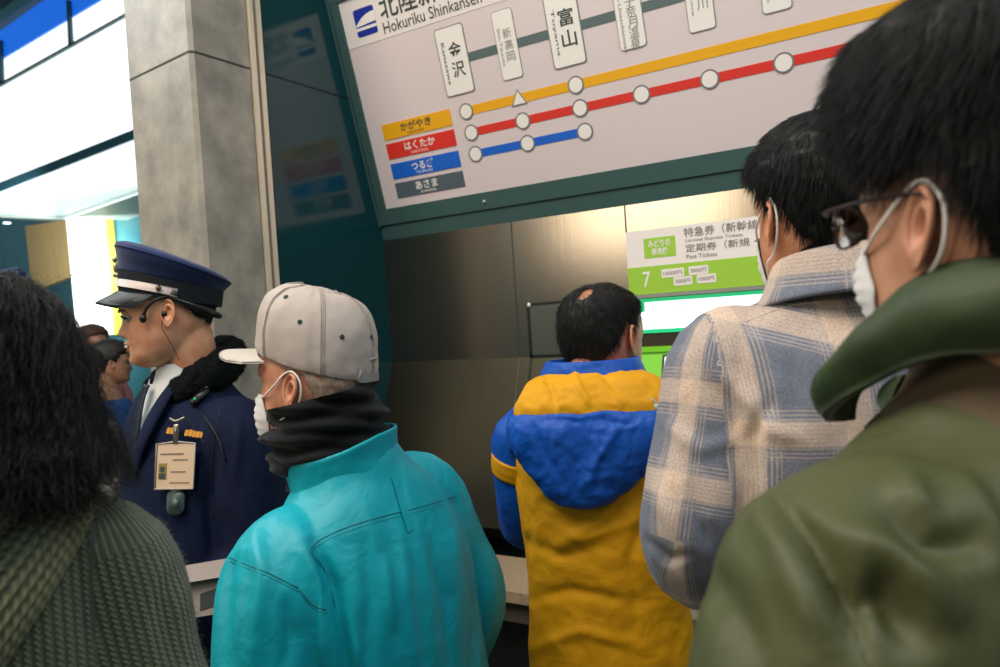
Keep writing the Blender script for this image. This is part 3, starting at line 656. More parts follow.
def plaid_mat():
    m, nt, b = _nt('plaid_flannel'); b.inputs['Roughness'].default_value = .9; b.inputs['Specular IOR Level'].default_value = .2; b.inputs['Sheen Weight'].default_value = .15
    at = N(nt, 'ShaderNodeAttribute'); at.attribute_name = 'weave'; sx = N(nt, 'ShaderNodeSeparateXYZ'); nt.links.new(at.outputs['Vector'], sx.inputs[0])
    def mth(op, a, b_=None, c=None, clamp=False):
        n = N(nt, 'ShaderNodeMath', operation=op); n.use_clamp = clamp
        for i, v in enumerate((a, b_, c)):
            if v is None: continue
            if isinstance(v, (int, float)): n.inputs[i].default_value = v
            else: nt.links.new(v, n.inputs[i])
        return n.outputs[0]
    def band(ax, per, off, w, soft):          # 1 inside a band of half width w
        f = mth('FRACT', mth('ADD', mth('DIVIDE', ax, per), off)); d = mth('ABSOLUTE', mth('SUBTRACT', f, .5))
        return mth('SUBTRACT', 1.0, mth('DIVIDE', mth('SUBTRACT', mth('MULTIPLY', d, per), w), soft), clamp=True)
    def lines(ax, per, n_, span):             # fine pin stripes inside a band
        f = mth('FRACT', mth('DIVIDE', ax, n_)); return mth('MULTIPLY', mth('GREATER_THAN', f, .55), band(ax, per, 0, span, .004))
    def mix(f, a, b_):
        n = N(nt, 'ShaderNodeMix', data_type='RGBA'); nt.links.new(f, n.inputs[0])
        for i, v in ((6, a), (7, b_)):
            if isinstance(v, tuple): n.inputs[i].default_value = v
            else: nt.links.new(v, n.inputs[i])
        return n.outputs[2]
    X, Y = sx.outputs[0], sx.outputs[1]; P = 0.118
    base = srgb('#858a97'); cream = srgb('#dfc6b0'); dark = srgb('#646c7b')
    cx, cy_ = band(X, P, 0.0, .0135, .004), band(Y, P, 0.1, .0135, .004)
    dx, dy = band(X, P, 0.5, .020, .012), band(Y, P, 0.6, .020, .012)
    lx = mth('MULTIPLY', mth('GREATER_THAN', mth('FRACT', mth('DIVIDE', X, .0050)), .6), band(X, P, 0, .030, .003)); ly = mth('MULTIPLY', mth('GREATER_THAN', mth('FRACT', mth('DIVIDE', Y, .0050)), .6), band(Y, P, .1, .030, .003))
    col = mix(mth('MULTIPLY', mth('ADD', dx, dy, None, True), .45), base, dark)
    col = mix(mth('MULTIPLY', mth('ADD', lx, ly, None, True), .42), col, cream)
    col = mix(mth('MULTIPLY', mth('ADD', mth('MULTIPLY', cx, .62), mth('MULTIPLY', cy_, .62), None, True), 1.0), col, cream)
    tc = N(nt, 'ShaderNodeTexCoord'); n2 = N(nt, 'ShaderNodeTexNoise'); n2.inputs['Scale'].default_value = 520; n2.inputs['Detail'].default_value = 3; nt.links.new(tc.outputs['Object'], n2.inputs['Vector'])
    ml = N(nt, 'ShaderNodeMix', data_type='RGBA', blend_type='MULTIPLY'); ml.inputs[0].default_value = .55; nt.links.new(col, ml.inputs[6])
    rr = N(nt, 'ShaderNodeValToRGB'); rr.color_ramp.elements[0].position = .4; rr.color_ramp.elements[1].position = .6; rr.color_ramp.elements[0].color = (.45, .45, .5, 1); nt.links.new(n2.outputs['Fac'], rr.inputs[0]); nt.links.new(rr.outputs[0], ml.inputs[7])
    nt.links.new(ml.outputs[2], b.inputs['Base Color'])
    bp = N(nt, 'ShaderNodeBump'); bp.inputs['Strength'].default_value = .35; bp.inputs['Distance'].default_value = .002; nt.links.new(n2.outputs['Fac'], bp.inputs['Height']); nt.links.new(bp.outputs[0], b.inputs['Normal'])
    return m
def knit_mat(name, col, col2):
    m, nt, b = _nt(name); b.inputs['Roughness'].default_value = .95; b.inputs['Specular IOR Level'].default_value = .15; b.inputs['Sheen Weight'].default_value = .3
    at = N(nt, 'ShaderNodeAttribute'); at.attribute_name = 'weave'; sx = N(nt, 'ShaderNodeSeparateXYZ'); nt.links.new(at.outputs['Vector'], sx.inputs[0])
    def mth(op, a, b_=None):
        n = N(nt, 'ShaderNodeMath', operation=op)
        for i, v in enumerate((a, b_)):
            if v is None: continue
            if isinstance(v, (int, float)): n.inputs[i].default_value = v
            else: nt.links.new(v, n.inputs[i])
        return n.outputs[0]
    tri = mth('PINGPONG', sx.outputs[0], .0045)
    st = mth('SINE', mth('MULTIPLY', mth('ADD', sx.outputs[1], mth('MULTIPLY', tri, 1.0)), 1000.0)); rib = mth('SINE', mth('MULTIPLY', sx.outputs[0], 698.1))
    h = mth('ADD', mth('MULTIPLY', st, .5), mth('MULTIPLY', rib, .8))
    r = N(nt, 'ShaderNodeValToRGB'); r.color_ramp.elements[0].color = srgb(col2); r.color_ramp.elements[1].color = srgb(col)
    nt.links.new(mth('ADD', mth('MULTIPLY', h, .4), .5), r.inputs[0]); nt.links.new(r.outputs[0], b.inputs['Base Color'])
    bp = N(nt, 'ShaderNodeBump'); bp.inputs['Strength'].default_value = .8; bp.inputs['Distance'].default_value = .0022; nt.links.new(h, bp.inputs['Height']); nt.links.new(bp.outputs[0], b.inputs['Normal'])
    return m
def set_weave(o, uv):
    a = o.data.attributes.new('weave', 'FLOAT_VECTOR', 'POINT'); w = np.zeros((len(uv), 3)); w[:, :2] = uv; a.data.foreach_set('vector', w.ravel())
def arm_uv(bf, V, joints, torso_uv, lim=.165):
    """cloth coordinates in metres: across/down the back on the torso, around/along the arm on a sleeve"""
    L = bf.inv(V); uv = torso_uv(L)
    for k, side in (('L', -1), ('R', 1)):
        sh, el, wr = [np.array(q, float) for q in joints[k]]
        d1, t1 = seg_dist(L, sh, el); d2, t2 = seg_dist(L, el, wr); on = (L[:, 0]*side > lim)
        first = d1 < d2; ax1 = (el-sh)/np.linalg.norm(el-sh); ax2 = (wr-el)/np.linalg.norm(wr-el); l1 = np.linalg.norm(el-sh)
        s = np.where(first, t1*l1, l1+t2*np.linalg.norm(wr-el))
        c = np.where(first[:, None], sh+t1[:, None]*(el-sh), el+t2[:, None]*(wr-el)); q = L-c; ax = np.where(first[:, None], ax1, ax2)
        e1 = np.cross(ax, [0, 1, 0.2]); e1 /= np.linalg.norm(e1, axis=1)[:, None]; e2 = np.cross(ax, e1)
        ang = np.arctan2((q*e1).sum(1), (q*e2).sum(1)); uv2 = np.column_stack([ang*.075, -s]); uv = np.where(on[:, None], uv2, uv)
    return uv
def plate_frame(tree, x, y, tilt=0, push=0.0, dmax=6):
    v = ray(x, y); v /= np.linalg.norm(v); h = tree.ray_cast(Vector(CAM), Vector(v), dmax); p = np.array(h[0]); ns = []
    for dx, dy in ((0, 0), (-6, 0), (6, 0), (0, -6), (0, 6)):
        w = ray(x+dx, y+dy); w /= np.linalg.norm(w); g = tree.ray_cast(Vector(CAM), Vector(w), dmax)
        if g[0] is not None: ns.append(np.array(g[1])*(1 if np.dot(np.array(g[1]), w) < 0 else -1))
    n = np.mean(ns, 0); n /= np.linalg.norm(n); up = np.array([0, 0, 1.0])-n*n[2]; up /= np.linalg.norm(up); rt = np.cross(up, n)
    a = math.radians(tilt); r2 = rt*math.cos(a)+up*math.sin(a); u2 = -rt*math.sin(a)+up*math.cos(a)
    return lambda s, t, l=0.0: p+n*(push+l)+r2*s+u2*t
BLK = fabric('black_trouser_cloth', '#14171b', .85); NAVY_T = fabric('navy_trouser_cloth', '#161d2e', .85); SHOE = mat('black_leather_shoe', '#101010', .4)
HAIRB = mat('black_hair', '#0a0c0b', .55, spec=.35); HAIRG = mat('greying_black_hair', '#131412', .6, spec=.3)
MASKW = fabric('mask_white', '#ece9e6', .8, wr=.02); LOOPW = mat('mask_loop_white', '#e8e4e0', .7)
def pt(joints): return joints

# ------------------------------------------------------------------ man in the turquoise jacket
def turquoise_man():
    hc = W(315, 386, 1.33); bf = Fr(W(345, 452, 1.34), -54, 0, -6); hf = Fr(hc, -73, -5, 0)
    t = thing('person', 'person in turquoise jacket, pale grey cap and black neck warmer seen from behind', 'person', (bf.O[0], bf.O[1], 0), None)
    J = dict(L=[(-.165, 0, -.155), (-.235, .0, -.37), (-.215, .13, -.60)], R=[(.165, 0, -.150), (.245, -.02, -.36), (.215, .10, -.58)], lean=0.02)
    make_body(t, hf, bf, J, skin_mat('skin_elderly', '#d79c7c', '#b87458'))
    make_legs(t, bf, BLK, SHOE, .02)
    cm = fabric('turquoise_nylon', '#06a9b8', .48, wstr=.06, wr=.30, wsc=16, spec=.4, col2='#059cac')
    ts = torso(bf, [(.01, -.01, .083, .080, 2), (-.035, -.012, .108, .090, 2), (-.075, -.014, .150, .104, 2.1), (-.12, -.014, .184, .118, 2.2), (-.20, -.016, .204, .132, 2.4), (-.32, -.01, .214, .140, 2.4), (-.46, 0, .222, .146, 2.3), (-.60, 0, .222, .150, 2.2), (-.72, 0, .228, .152, 2.2)], lean=.02)
    al = limb([bf.p(-.10, 0, -.115), bf.p(-.172, -.005, -.150), bf.p(-.218, -.005, -.26), bf.p(-.245, -.005, -.38), bf.p(-.235, .055, -.49), bf.p(-.22, .12, -.59)], [.070, .086, .082, .079, .075, .062])
    ar = limb([bf.p(.10, 0, -.110), bf.p(.172, 0, -.142), bf.p(.220, -.01, -.26), bf.p(.250, -.02, -.37), bf.p(.245, .03, -.48), bf.p(.225, .09, -.57)], [.070, .084, .078, .075, .074, .064])
    folds = [([(312, 545), (335, 590), (345, 640), (350, 700)], .012, -0.0232), ([(300, 530), (318, 580), (325, 660)], .014, 0.0116), ([(232, 540), (225, 600), (222, 667)], .010, -0.0087), ([(255, 520), (262, 580), (252, 667)], .012, 0.0087),
             ([(365, 540), (372, 600), (365, 667)], .012, -0.0072), ([(400, 530), (408, 600), (415, 667)], .010, 0.0065), ([(430, 540), (446, 600), (452, 667)], .010, -0.0087), ([(470, 560), (478, 620), (474, 667)], .008, -0.0116),
             ([(270, 500), (240, 530), (222, 560)], .008, 0.0058), ([(285, 600), (292, 640), (285, 667)], .010, -0.0087), ([(385, 560), (392, 630)], .007, 0.0058), ([(345, 610), (360, 667)], .009, 0.0087)]
    V, F = cloth([ts, al, ar], .0055, 6, folds, .0048, (10, 10, 3.2), 4)
    tree = bvh(V, F); jk = obj('jacket', (V, F), cm, t)
    sm = mat('turquoise_seam', '#07797f', .6)
    for px in ([(309, 551), (318, 541), (345, 528), (380, 517), (420, 507), (462, 494)], [(309, 551), (326, 572), (334, 604)], [(229, 557), (268, 573), (298, 588)], [(298, 588), (312, 604), (326, 610)]):
        sub('seam', join([drape_tube(tree, px, .0011), drape_tube(tree, [(x+1, y+4) for x, y in px], .0006)]), sm, jk)
    tb = plate_frame(tree, 403, 500, 0)
    P1 = drape(tree, [(394, 476), (400, 496), (410, 531)], .0025, 6); w = bf.v(.008, 0, 0); strip = []
    V1 = np.concatenate([P1-w, P1+w]); n1 = len(P1); obj('hanger_tab', (V1, [(i, i+1, n1+i+1, n1+i) for i in range(n1-1)]), cm, t); bpy.data.objects[-1] if False else None
    # stand collar
    R = []
    for z, a, b in ((-.045, .106, .096), (-.020, .100, .092), (.004, .100, .093), (.022, .102, .096), (.024, .097, .091), (.006, .091, .085)):
        ring = sring(bf.p(0, -.012, 0), bf.v(a, 0, 0), bf.v(0, b, 0), 2, 60); L = bf.inv(ring); L[:, 2] = z+(np.where(L[:, 1] < 0, .010, -.065)*np.abs(L[:, 1])/.09+.16*np.minimum(L[:, 0], 0)); R.append(bf.p(L))
    V2, F2 = loft(catmull(np.array(R).reshape(6, -1), 3).reshape(-1, 60, 3), False); V2 = V2+(.0025*fbm(V2, (22, 22, 40), 9, 2))[:, None]*np.array([.5, -.5, .6])
    V2 = V2-_r*.012; cl = obj('collar', (V2, F2), cm, t); ctree = bvh(V2, F2)
    # neck warmer: rolls of black fleece
    R = []; K = 30
    top, bot = hf.p(0, -.010, -.012), bf.p(0, .014, -.052)
    for i in range(K):
        u = i/(K-1); c = top*(1-u)+bot*u+bf.v(0, .012*math.sin(u*3), 0); r = .091+.011*math.sin(math.pi*min(1, u*1.0))-.012*max(0, u-.6)/.4+(.006*math.cos(u*6.28*3.2))
        ring = sring(c, bf.v(r*1.0, 0, 0), bf.v(0, r*1.06, 0), 2, 72); L = bf.inv(ring); az = np.arctan2(L[:, 0], L[:, 1])
        L[:, 2] += .014*(L[:, 1]-0)/.09*(1-u)*-1.0+.012*u*np.cos(az)*-1; R.append(bf.p(L))
    V3, F3 = loft(np.array(R), False); cc = (top+bot)/2; dn = V3-cc; dn[:, 2] = 0; dn /= np.linalg.norm(dn, axis=1)[:, None]
    sw = V3@np.array([0, 0, 1.])+.15*(V3@bf.v(1, 0, 0)); V3 = V3+dn*(.006*np.sin(sw*230+3*fbm(V3, (9, 9, 5), 3, 2))+.004*fbm(V3, (20, 20, 45), 5, 2))[:, None]
    fl = fabric('black_fleece', '#070c0e', .95, wstr=.5, weave=500, sheen=.12, col2='#050809'); obj('neck_warmer', (V3, F3), fl, t)
    # cap
    zr = lambda y: .030+.13*y
    prof = [(0, .0865, .105, .104), (.012, .0885, .108, .107), (.04, .0885, .108, .108), (.07, .084, .101, .104), (.095, .073, .088, .093), (.113, .055, .066, .073), (.122, .034, .040, .046), (.126, .012, .014, .016)]
    Rr = []; S = 96
    for dz, hx, yf, yb in catmull(prof, 5):
        th = TH(S); x = hx*np.cos(th); y = np.where(np.sin(th) > 0, yf, yb)*np.sin(th)-.004
        tall = 1+.10*smoothstep(-.02, .09, y)*(dz > .001); z = .040+.24*y*(1-.5*dz/.126)+dz*tall*1.04; Rr.append(np.column_stack([x, y, z]))
    V4, F4 = loft(np.array(Rr), False); az = np.arctan2(V4[:, 0], V4[:, 1]); el = V4[:, 2]
    dent = -.0025*np.exp(-((np.abs(((az+math.pi) % (math.pi/3))-math.pi/6*0)-0)/.05)**2); V4n = V4-[0, 0, .06]; V4n /= np.linalg.norm(V4n, axis=1)[:, None]
    V4 = V4+V4n*(dent+.0022*fbm(V4, 28, 8, 3))[:, None]
    cw = hf.p(V4); capm = fabric('cap_cotton', '#beb2a8', .8, wstr=.12, wr=.12, col2='#b0a59d'); Vc = np.concatenate([cw, hf.p(V4-V4n*.003)]); n4 = len(cw)
    S4 = S; Fc = F4+[tuple(i+n4 for i in q)[::-1] for q in F4]+[(j, n4+j, n4+(j+1) % S4, (j+1) % S4) for j in range(S4)]
    cp = obj('cap', (Vc, Fc), capm, t); ct = bvh(Vc, Fc)
    seamc = mat('cap_stitch', '#a59d94', .8)
    for a0 in range(0, 360, 60):
        a = math.radians(a0); pts = []; 
        for dz, hx, yf, yb in catmull(prof, 4)[:-2]:
            x = hx*math.sin(a); y = (yf if math.cos(a) > 0 else yb)*math.cos(a)-.004; tall = 1+.10*float(smoothstep(-.02, .09, np.array([y]))[0])*(dz > .001); p = np.array([x, y, .040+.24*y*(1-.5*dz/.126)+dz*tall*1.04]); pts.append(p)
        pts = np.array(pts); h = [ct.find_nearest(Vector(hf.p(p))) for p in pts]; q = np.array([np.array(k[0])+np.array(k[1])*.0006 for k in h])
        side = np.cross(np.gradient(q, axis=0), np.array([np.array(k[1]) for k in h])); side /= np.linalg.norm(side, axis=1)[:, None]+1e-9
        sub('seam', join([tube(q+side*o, .0008, 5, 1) for o in (-.003, 0, .003)]), seamc, cp)
    eye = mat('eyelet_green', '#2e463e', .5, metal=.3)
    for px in ((300, 322), (342, 337), (371, 337), (286, 297)):
        v = ray(*px); v /= np.linalg.norm(v); h = ct.ray_cast(Vector(CAM), Vector(v))
        if h[0] is None: continue
        n = np.array(h[1]); n = n if n@v < 0 else -n; p = np.array(h[0]); a = np.cross(n, [0, 0, 1]); a /= np.linalg.norm(a); b = np.cross(n, a)
        ring = np.array([p+n*.0008+(a*math.cos(q)+b*math.sin(q))*.0032 for q in TH(16)]); ring = np.concatenate([ring, ring[:1]])
        sub('eyelet', join([tube(ring, .0011, 6, 1), sphere(p, (.0024, .0024, .0024), 8, 6)]), eye, cp)
    # peak
    g = []
    for i in range(13):
        r = i/12; row = []
        for j in range(31):
            u = j/30*2-1; x = u*.076*(1-.10*r**2); yb_ = .105*math.sqrt(max(0, 1-(u*.076/.09)**2))-.006; yt = .105+.070*math.sqrt(max(0, 1-abs(u)**2.6)); y = yb_*(1-r)+yt*r
            row.append((x, y, .040+.24*.1-.002-.004*r-.016*u*u))
        g.append(row)
    G = np.array(g); V5 = np.concatenate([G.reshape(-1, 3), G.reshape(-1, 3)-[0, 0, .003]]); F5 = grid_faces(13, 31, False); n5 = 13*31; F5 = F5+[tuple(i+n5 for i in q)[::-1] for q in F5]
    rim = list(range(0, 31))+[31*i+30 for i in range(1, 13)]+[31*12+j for j in range(29, -1, -1)]+[31*i for i in range(11, 0, -1)]
    F5 += [(rim[i], rim[(i+1) % len(rim)], rim[(i+1) % len(rim)]+n5, rim[i]+n5) for i in range(len(rim))]
    obj('cap_peak', (hf.p(V5), F5), fabric('cap_peak_cotton', '#c6bdb2', .75, wstr=.1, wr=.03), t)
    # strap opening at the back
    arch = [hf.p(.036*math.sin(a), -.112+.012*abs(math.sin(a)), .010+.042*math.cos(a)) for a in np.linspace(-1.5, 1.5, 15)]
    hs_ = [ct.find_nearest(Vector(p)) for p in arch]; arch = np.array([np.array(k[0])+np.array(k[1])*.001 for k in hs_])
    ob = obj('strap_opening', tube(arch, .0022, 8, 2), seamc, t)
    strap = [ct.find_nearest(Vector(hf.p(x, -.12, .018)))for x in np.linspace(-.045, .045, 12)]; strap = np.array([np.array(k[0])+np.array(k[1])*.002 for k in strap])
    up = np.array([0, 0, .008]); V6 = np.concatenate([strap-up, strap+up]); obj('cap_strap', (V6, [(i, i+1, 12+i+1, 12+i) for i in range(11)]), fabric('strap_grey', '#8f8f8d', .8), t)
    # short grey hair at the nape and temple
    hm = mat('grey_hair', '#a08a7a', .7)
    Vh, Fh, nh, mh = hair_shell([(0, .09), (60, .06), (78, .03), (88, .0), (98, .035), (118, -.03), (150, -.06), (180, -.065)], .0022, seed=3)
    P0, n0 = sample(Vh, Fh, 1500, None, 3); c = np.array([0, -.005, .02]); n0 = (P0-c)/np.array([.078, .1, .105])**2; n0 /= np.linalg.norm(n0, axis=1)[:, None]
    sv, sf = strands(P0, n0, lambda P: np.tile([0, -.3, -1.0], (len(P), 1)), .012, 3, .0005, .35, seed=2)
    obj('hair', join([(hf.p(Vh), Fh), (hf.p(sv), sf)]), hm, t)
    face_mask(t, hf, MASKW, LOOPW)
    return t

# ------------------------------------------------------------------ man in the yellow and blue jacket
def yellow_man():
    bf = Fr(W(594, 381, 1.64), 8); hf = Fr(W(603, 342, 1.70), 47, 9, -2)
    t = thing('person', 'person with thinning black hair in yellow and blue hooded jacket at the ticket machine', 'person', (bf.O[0], bf.O[1], 0))
    J = dict(L=[(-.16, .01, -.10), (-.175, .08, -.33), (-.14, .22, -.28)], R=[(.16, .01, -.10), (.175, .10, -.33), (.16, .28, -.30)], lean=-0.0)
    make_body(t, hf, bf, J, skin_mat('skin_tan', '#d0916f', '#b06c50'), ears=1.08)
    make_legs(t, bf, NAVY_T, SHOE, 0)
    ym = fabric('yellow_cotton_shell', '#e0a000', .7, wstr=.1, wr=.4, wsc=13, col2='#cf9100'); bm = fabric('blue_nylon_shell', '#0a55b8', .55, wstr=.06, wr=.4, wsc=18, col2='#094aa6')
    ts = torso(bf, [(-.01, -.0, .085, .075, 2), (-.045, -.005, .125, .088, 2.1), (-.08, -.008, .160, .100, 2.2), (-.13, -.01, .178, .115, 2.3), (-.22, -.01, .180, .128, 2.4), (-.34, -.006, .172, .130, 2.4), (-.46, 0, .170, .130, 2.3), (-.60, .0, .178, .135, 2.2), (-.74, 0, .182, .138, 2.2)])
    folds = [([(520, 540), (560, 556), (600, 548)], .012, -.006), ([(525, 600), (570, 590), (640, 604)], .012, -.006), ([(640, 470), (600, 520), (560, 545)], .012, .006), ([(530, 650), (580, 630), (650, 650)], .012, .006), ([(515, 470), (530, 520), (528, 570)], .010, -.005), ([(655, 500), (630, 560), (640, 620)], .012, -.006), ([(545, 520), (580, 540), (640, 520)], .01, .004)]
    V, F = cloth([ts], .006, 5, folds, .0045, (8, 8, 7), 14, .001); obj('jacket', (V, F), ym, t, label='yellow back of the jacket')
    al = limb([bf.p(-.10, 0, -.10), bf.p(-.155, .0, -.112), bf.p(-.170, .03, -.22), bf.p(-.175, .08, -.32), bf.p(-.160, .16, -.31), bf.p(-.14, .21, -.285)], [.055, .068, .064, .060, .056, .046])
    ar = limb([bf.p(.10, 0, -.10), bf.p(.155, .0, -.112), bf.p(.172, .03, -.22), bf.p(.178, .09, -.32), bf.p(.170, .18, -.31), bf.p(.16, .27, -.30)], [.055, .068, .064, .060, .056, .046])
    for a, s in ((al, 21), (ar, 22)):
        V, F = cloth([a], .0055, 4, [], .004, (11, 11, 9), s); sl_ = obj('sleeve', (V, F), bm, t, label='blue sleeve')
    # yellow band round the top of each sleeve
    for s in (-1, 1):
        a = bf.p(s*.160, .008, -.15); b_ = bf.p(s*.167, .02, -.19); obj('sleeve_band', tube([a, a*.5+b_*.5, b_], [.0725, .0725, .0700], 40, 4), ym, t, label='yellow band on the blue sleeve')
    # hood lying on the back
    R = [sring(bf.p(0, y, z), bf.v(a, 0, 0), bf.v(0, b, 0), n, 48) for z, y, a, b, n in ((.026, -.050, .085, .045, 2), (.012, -.084, .128, .055, 2.1), (-.014, -.098, .150, .062, 2.2), (-.035, -.108, .158, .062, 2.3), (-.065, -.112, .158, .056, 2.3), (-.085, -.108, .150, .045, 2.2))]
    V, F = cloth([loft(catmull(np.array(R).reshape(len(R), -1), 5).reshape(-1, 48, 3))], .0045, 3, [([(545, 372), (552, 392), (556, 408)], .006, -.006), ([(572, 366), (580, 388), (590, 405)], .006, .005), ([(600, 368), (612, 385), (630, 398)], .007, -.005)], .004, (14, 14, 12), 31, .0012)
    hd = obj('hood', (V, F), ym, t, label='yellow crown of the folded hood')
    R = [sring(bf.p(.004*0+x, y, z), bf.v(a, 0, 0), bf.v(0, b, 0), n, 56) for z, x, y, a, b, n in ((-.050, 0, -.105, .172, .066, 2.4), (-.072, 0, -.118, .178, .066, 2.4), (-.105, -.002, -.128, .170, .058, 2.3), (-.14, -.012, -.134, .145, .050, 2.2), (-.175, -.022, -.138, .112, .044, 2.1), (-.205, -.028, -.140, .080, .038, 2), (-.228, -.03, -.140, .048, .028, 2), (-.238, -.03, -.138, .015, .012, 2))]
    R = np.array(R); V, F = cloth([loft(catmull(R.reshape(len(R), -1), 5).reshape(-1, 56, 3))], .0045, 3, [([(530, 420), (545, 455), (570, 490)], .008, -.006), ([(560, 425), (575, 460)], .006, .004), ([(620, 425), (600, 455), (585, 485)], .008, .006), ([(510, 412), (580, 418), (655, 402)], .005, .005), ([(600, 420), (630, 425)], .006, -.005)], .004, (15, 15, 10), 33, .0016)
    hl = obj('hood_edge', (V, F), bm, t, label='blue lower part of the folded hood')
    # blue stand collar and shoulder straps
    R = []
    for z, a, b in ((-.050, .145, .125), (-.015, .128, .112), (.016, .114, .106), (.042, .102, .096), (.047, .094, .089), (.02, .086, .080)):
        ring = sring(bf.p(0, -.01, z), bf.v(a, 0, 0), bf.v(0, b, 0), 2, 60); R.append(ring)
    V, F = loft(catmull(np.array(R).reshape(6, -1), 4).reshape(-1, 60, 3), False); nn = V-bf.O; nn[:, 2] = 0; nn /= np.linalg.norm(nn, axis=1)[:, None]; V = V+nn*(.004*fbm(V, (18, 18, 30), 6, 2))[:, None]
    obj('collar', (V, F), bm, t, label='blue stand collar')
    V, F = cloth([limb([bf.p(.05, -.03, .02), bf.p(.115, -.05, -.02), bf.p(.165, -.055, -.07), bf.p(.18, -.04, -.12)], [.040, .045, .048, .04], .6)], .005, 3, [], .003, (15, 15, 15), 41); obj('shoulder_panel', (V, F), bm, t)
    V, F = cloth([limb([bf.p(-.05, -.03, .02), bf.p(-.11, -.05, -.02), bf.p(-.155, -.055, -.07), bf.p(-.175, -.04, -.12)], [.036, .04, .044, .04], .6)], .005, 3, [], .003, (15, 15, 15), 42); obj('shoulder_panel', (V, F), bm, t)
    p = W(657, 404, 1.36); obj('toggle', join([tube([p, p+[0, 0, -.012]], .005, 10, 2), tube([p+[-.01, 0, .01], p, p+[.006, 0, -.02]], .0015, 6, 3)]), mat('toggle_grey', '#a0a6a4', .4), t)
    # hair with the thin patch on the crown
    hl_ = [(0, .088), (50, .078), (72, .045), (84, .01), (98, .038), (116, -.02), (140, -.058), (180, -.062)]
    Vh, Fh, nh, mh = hair_shell(hl_, lambda z, az: .006-.002*smoothstep(.085, .112, z), seed=6, lump=.0015)
    bald = lambda c: (np.linalg.norm((c-np.array([.020, -.080, .088]))*[1, .8, .7], axis=1) > .019).astype(float)*.8+.2
    P0, n0 = sample(Vh, Fh, 6500, bald, 5); c = np.array([0, -.005, .02]); n0 = (P0-c)/np.array([.078, .1, .105])**2; n0 /= np.linalg.norm(n0, axis=1)[:, None]
    crown = np.array([0, -.045, .13]); fl = lambda P: (lambda d: d/np.linalg.norm(d, axis=1)[:, None])(P-crown+np.array([0, 0, -.02]))
    sv, sf = strands(P0, n0, fl, .020, 4, .0004, .04, jit=.16, seed=6)
    keep = np.linalg.norm((Vh-np.array([.020, -.080, .088]))*[1, .8, .7], axis=1) > .015; Fh2 = [q for q in Fh if all(keep[i] for i in q)]
    obj('hair', join([(hf.p(Vh), Fh2), (hf.p(sv), sf)]), HAIRG, t)
    return t

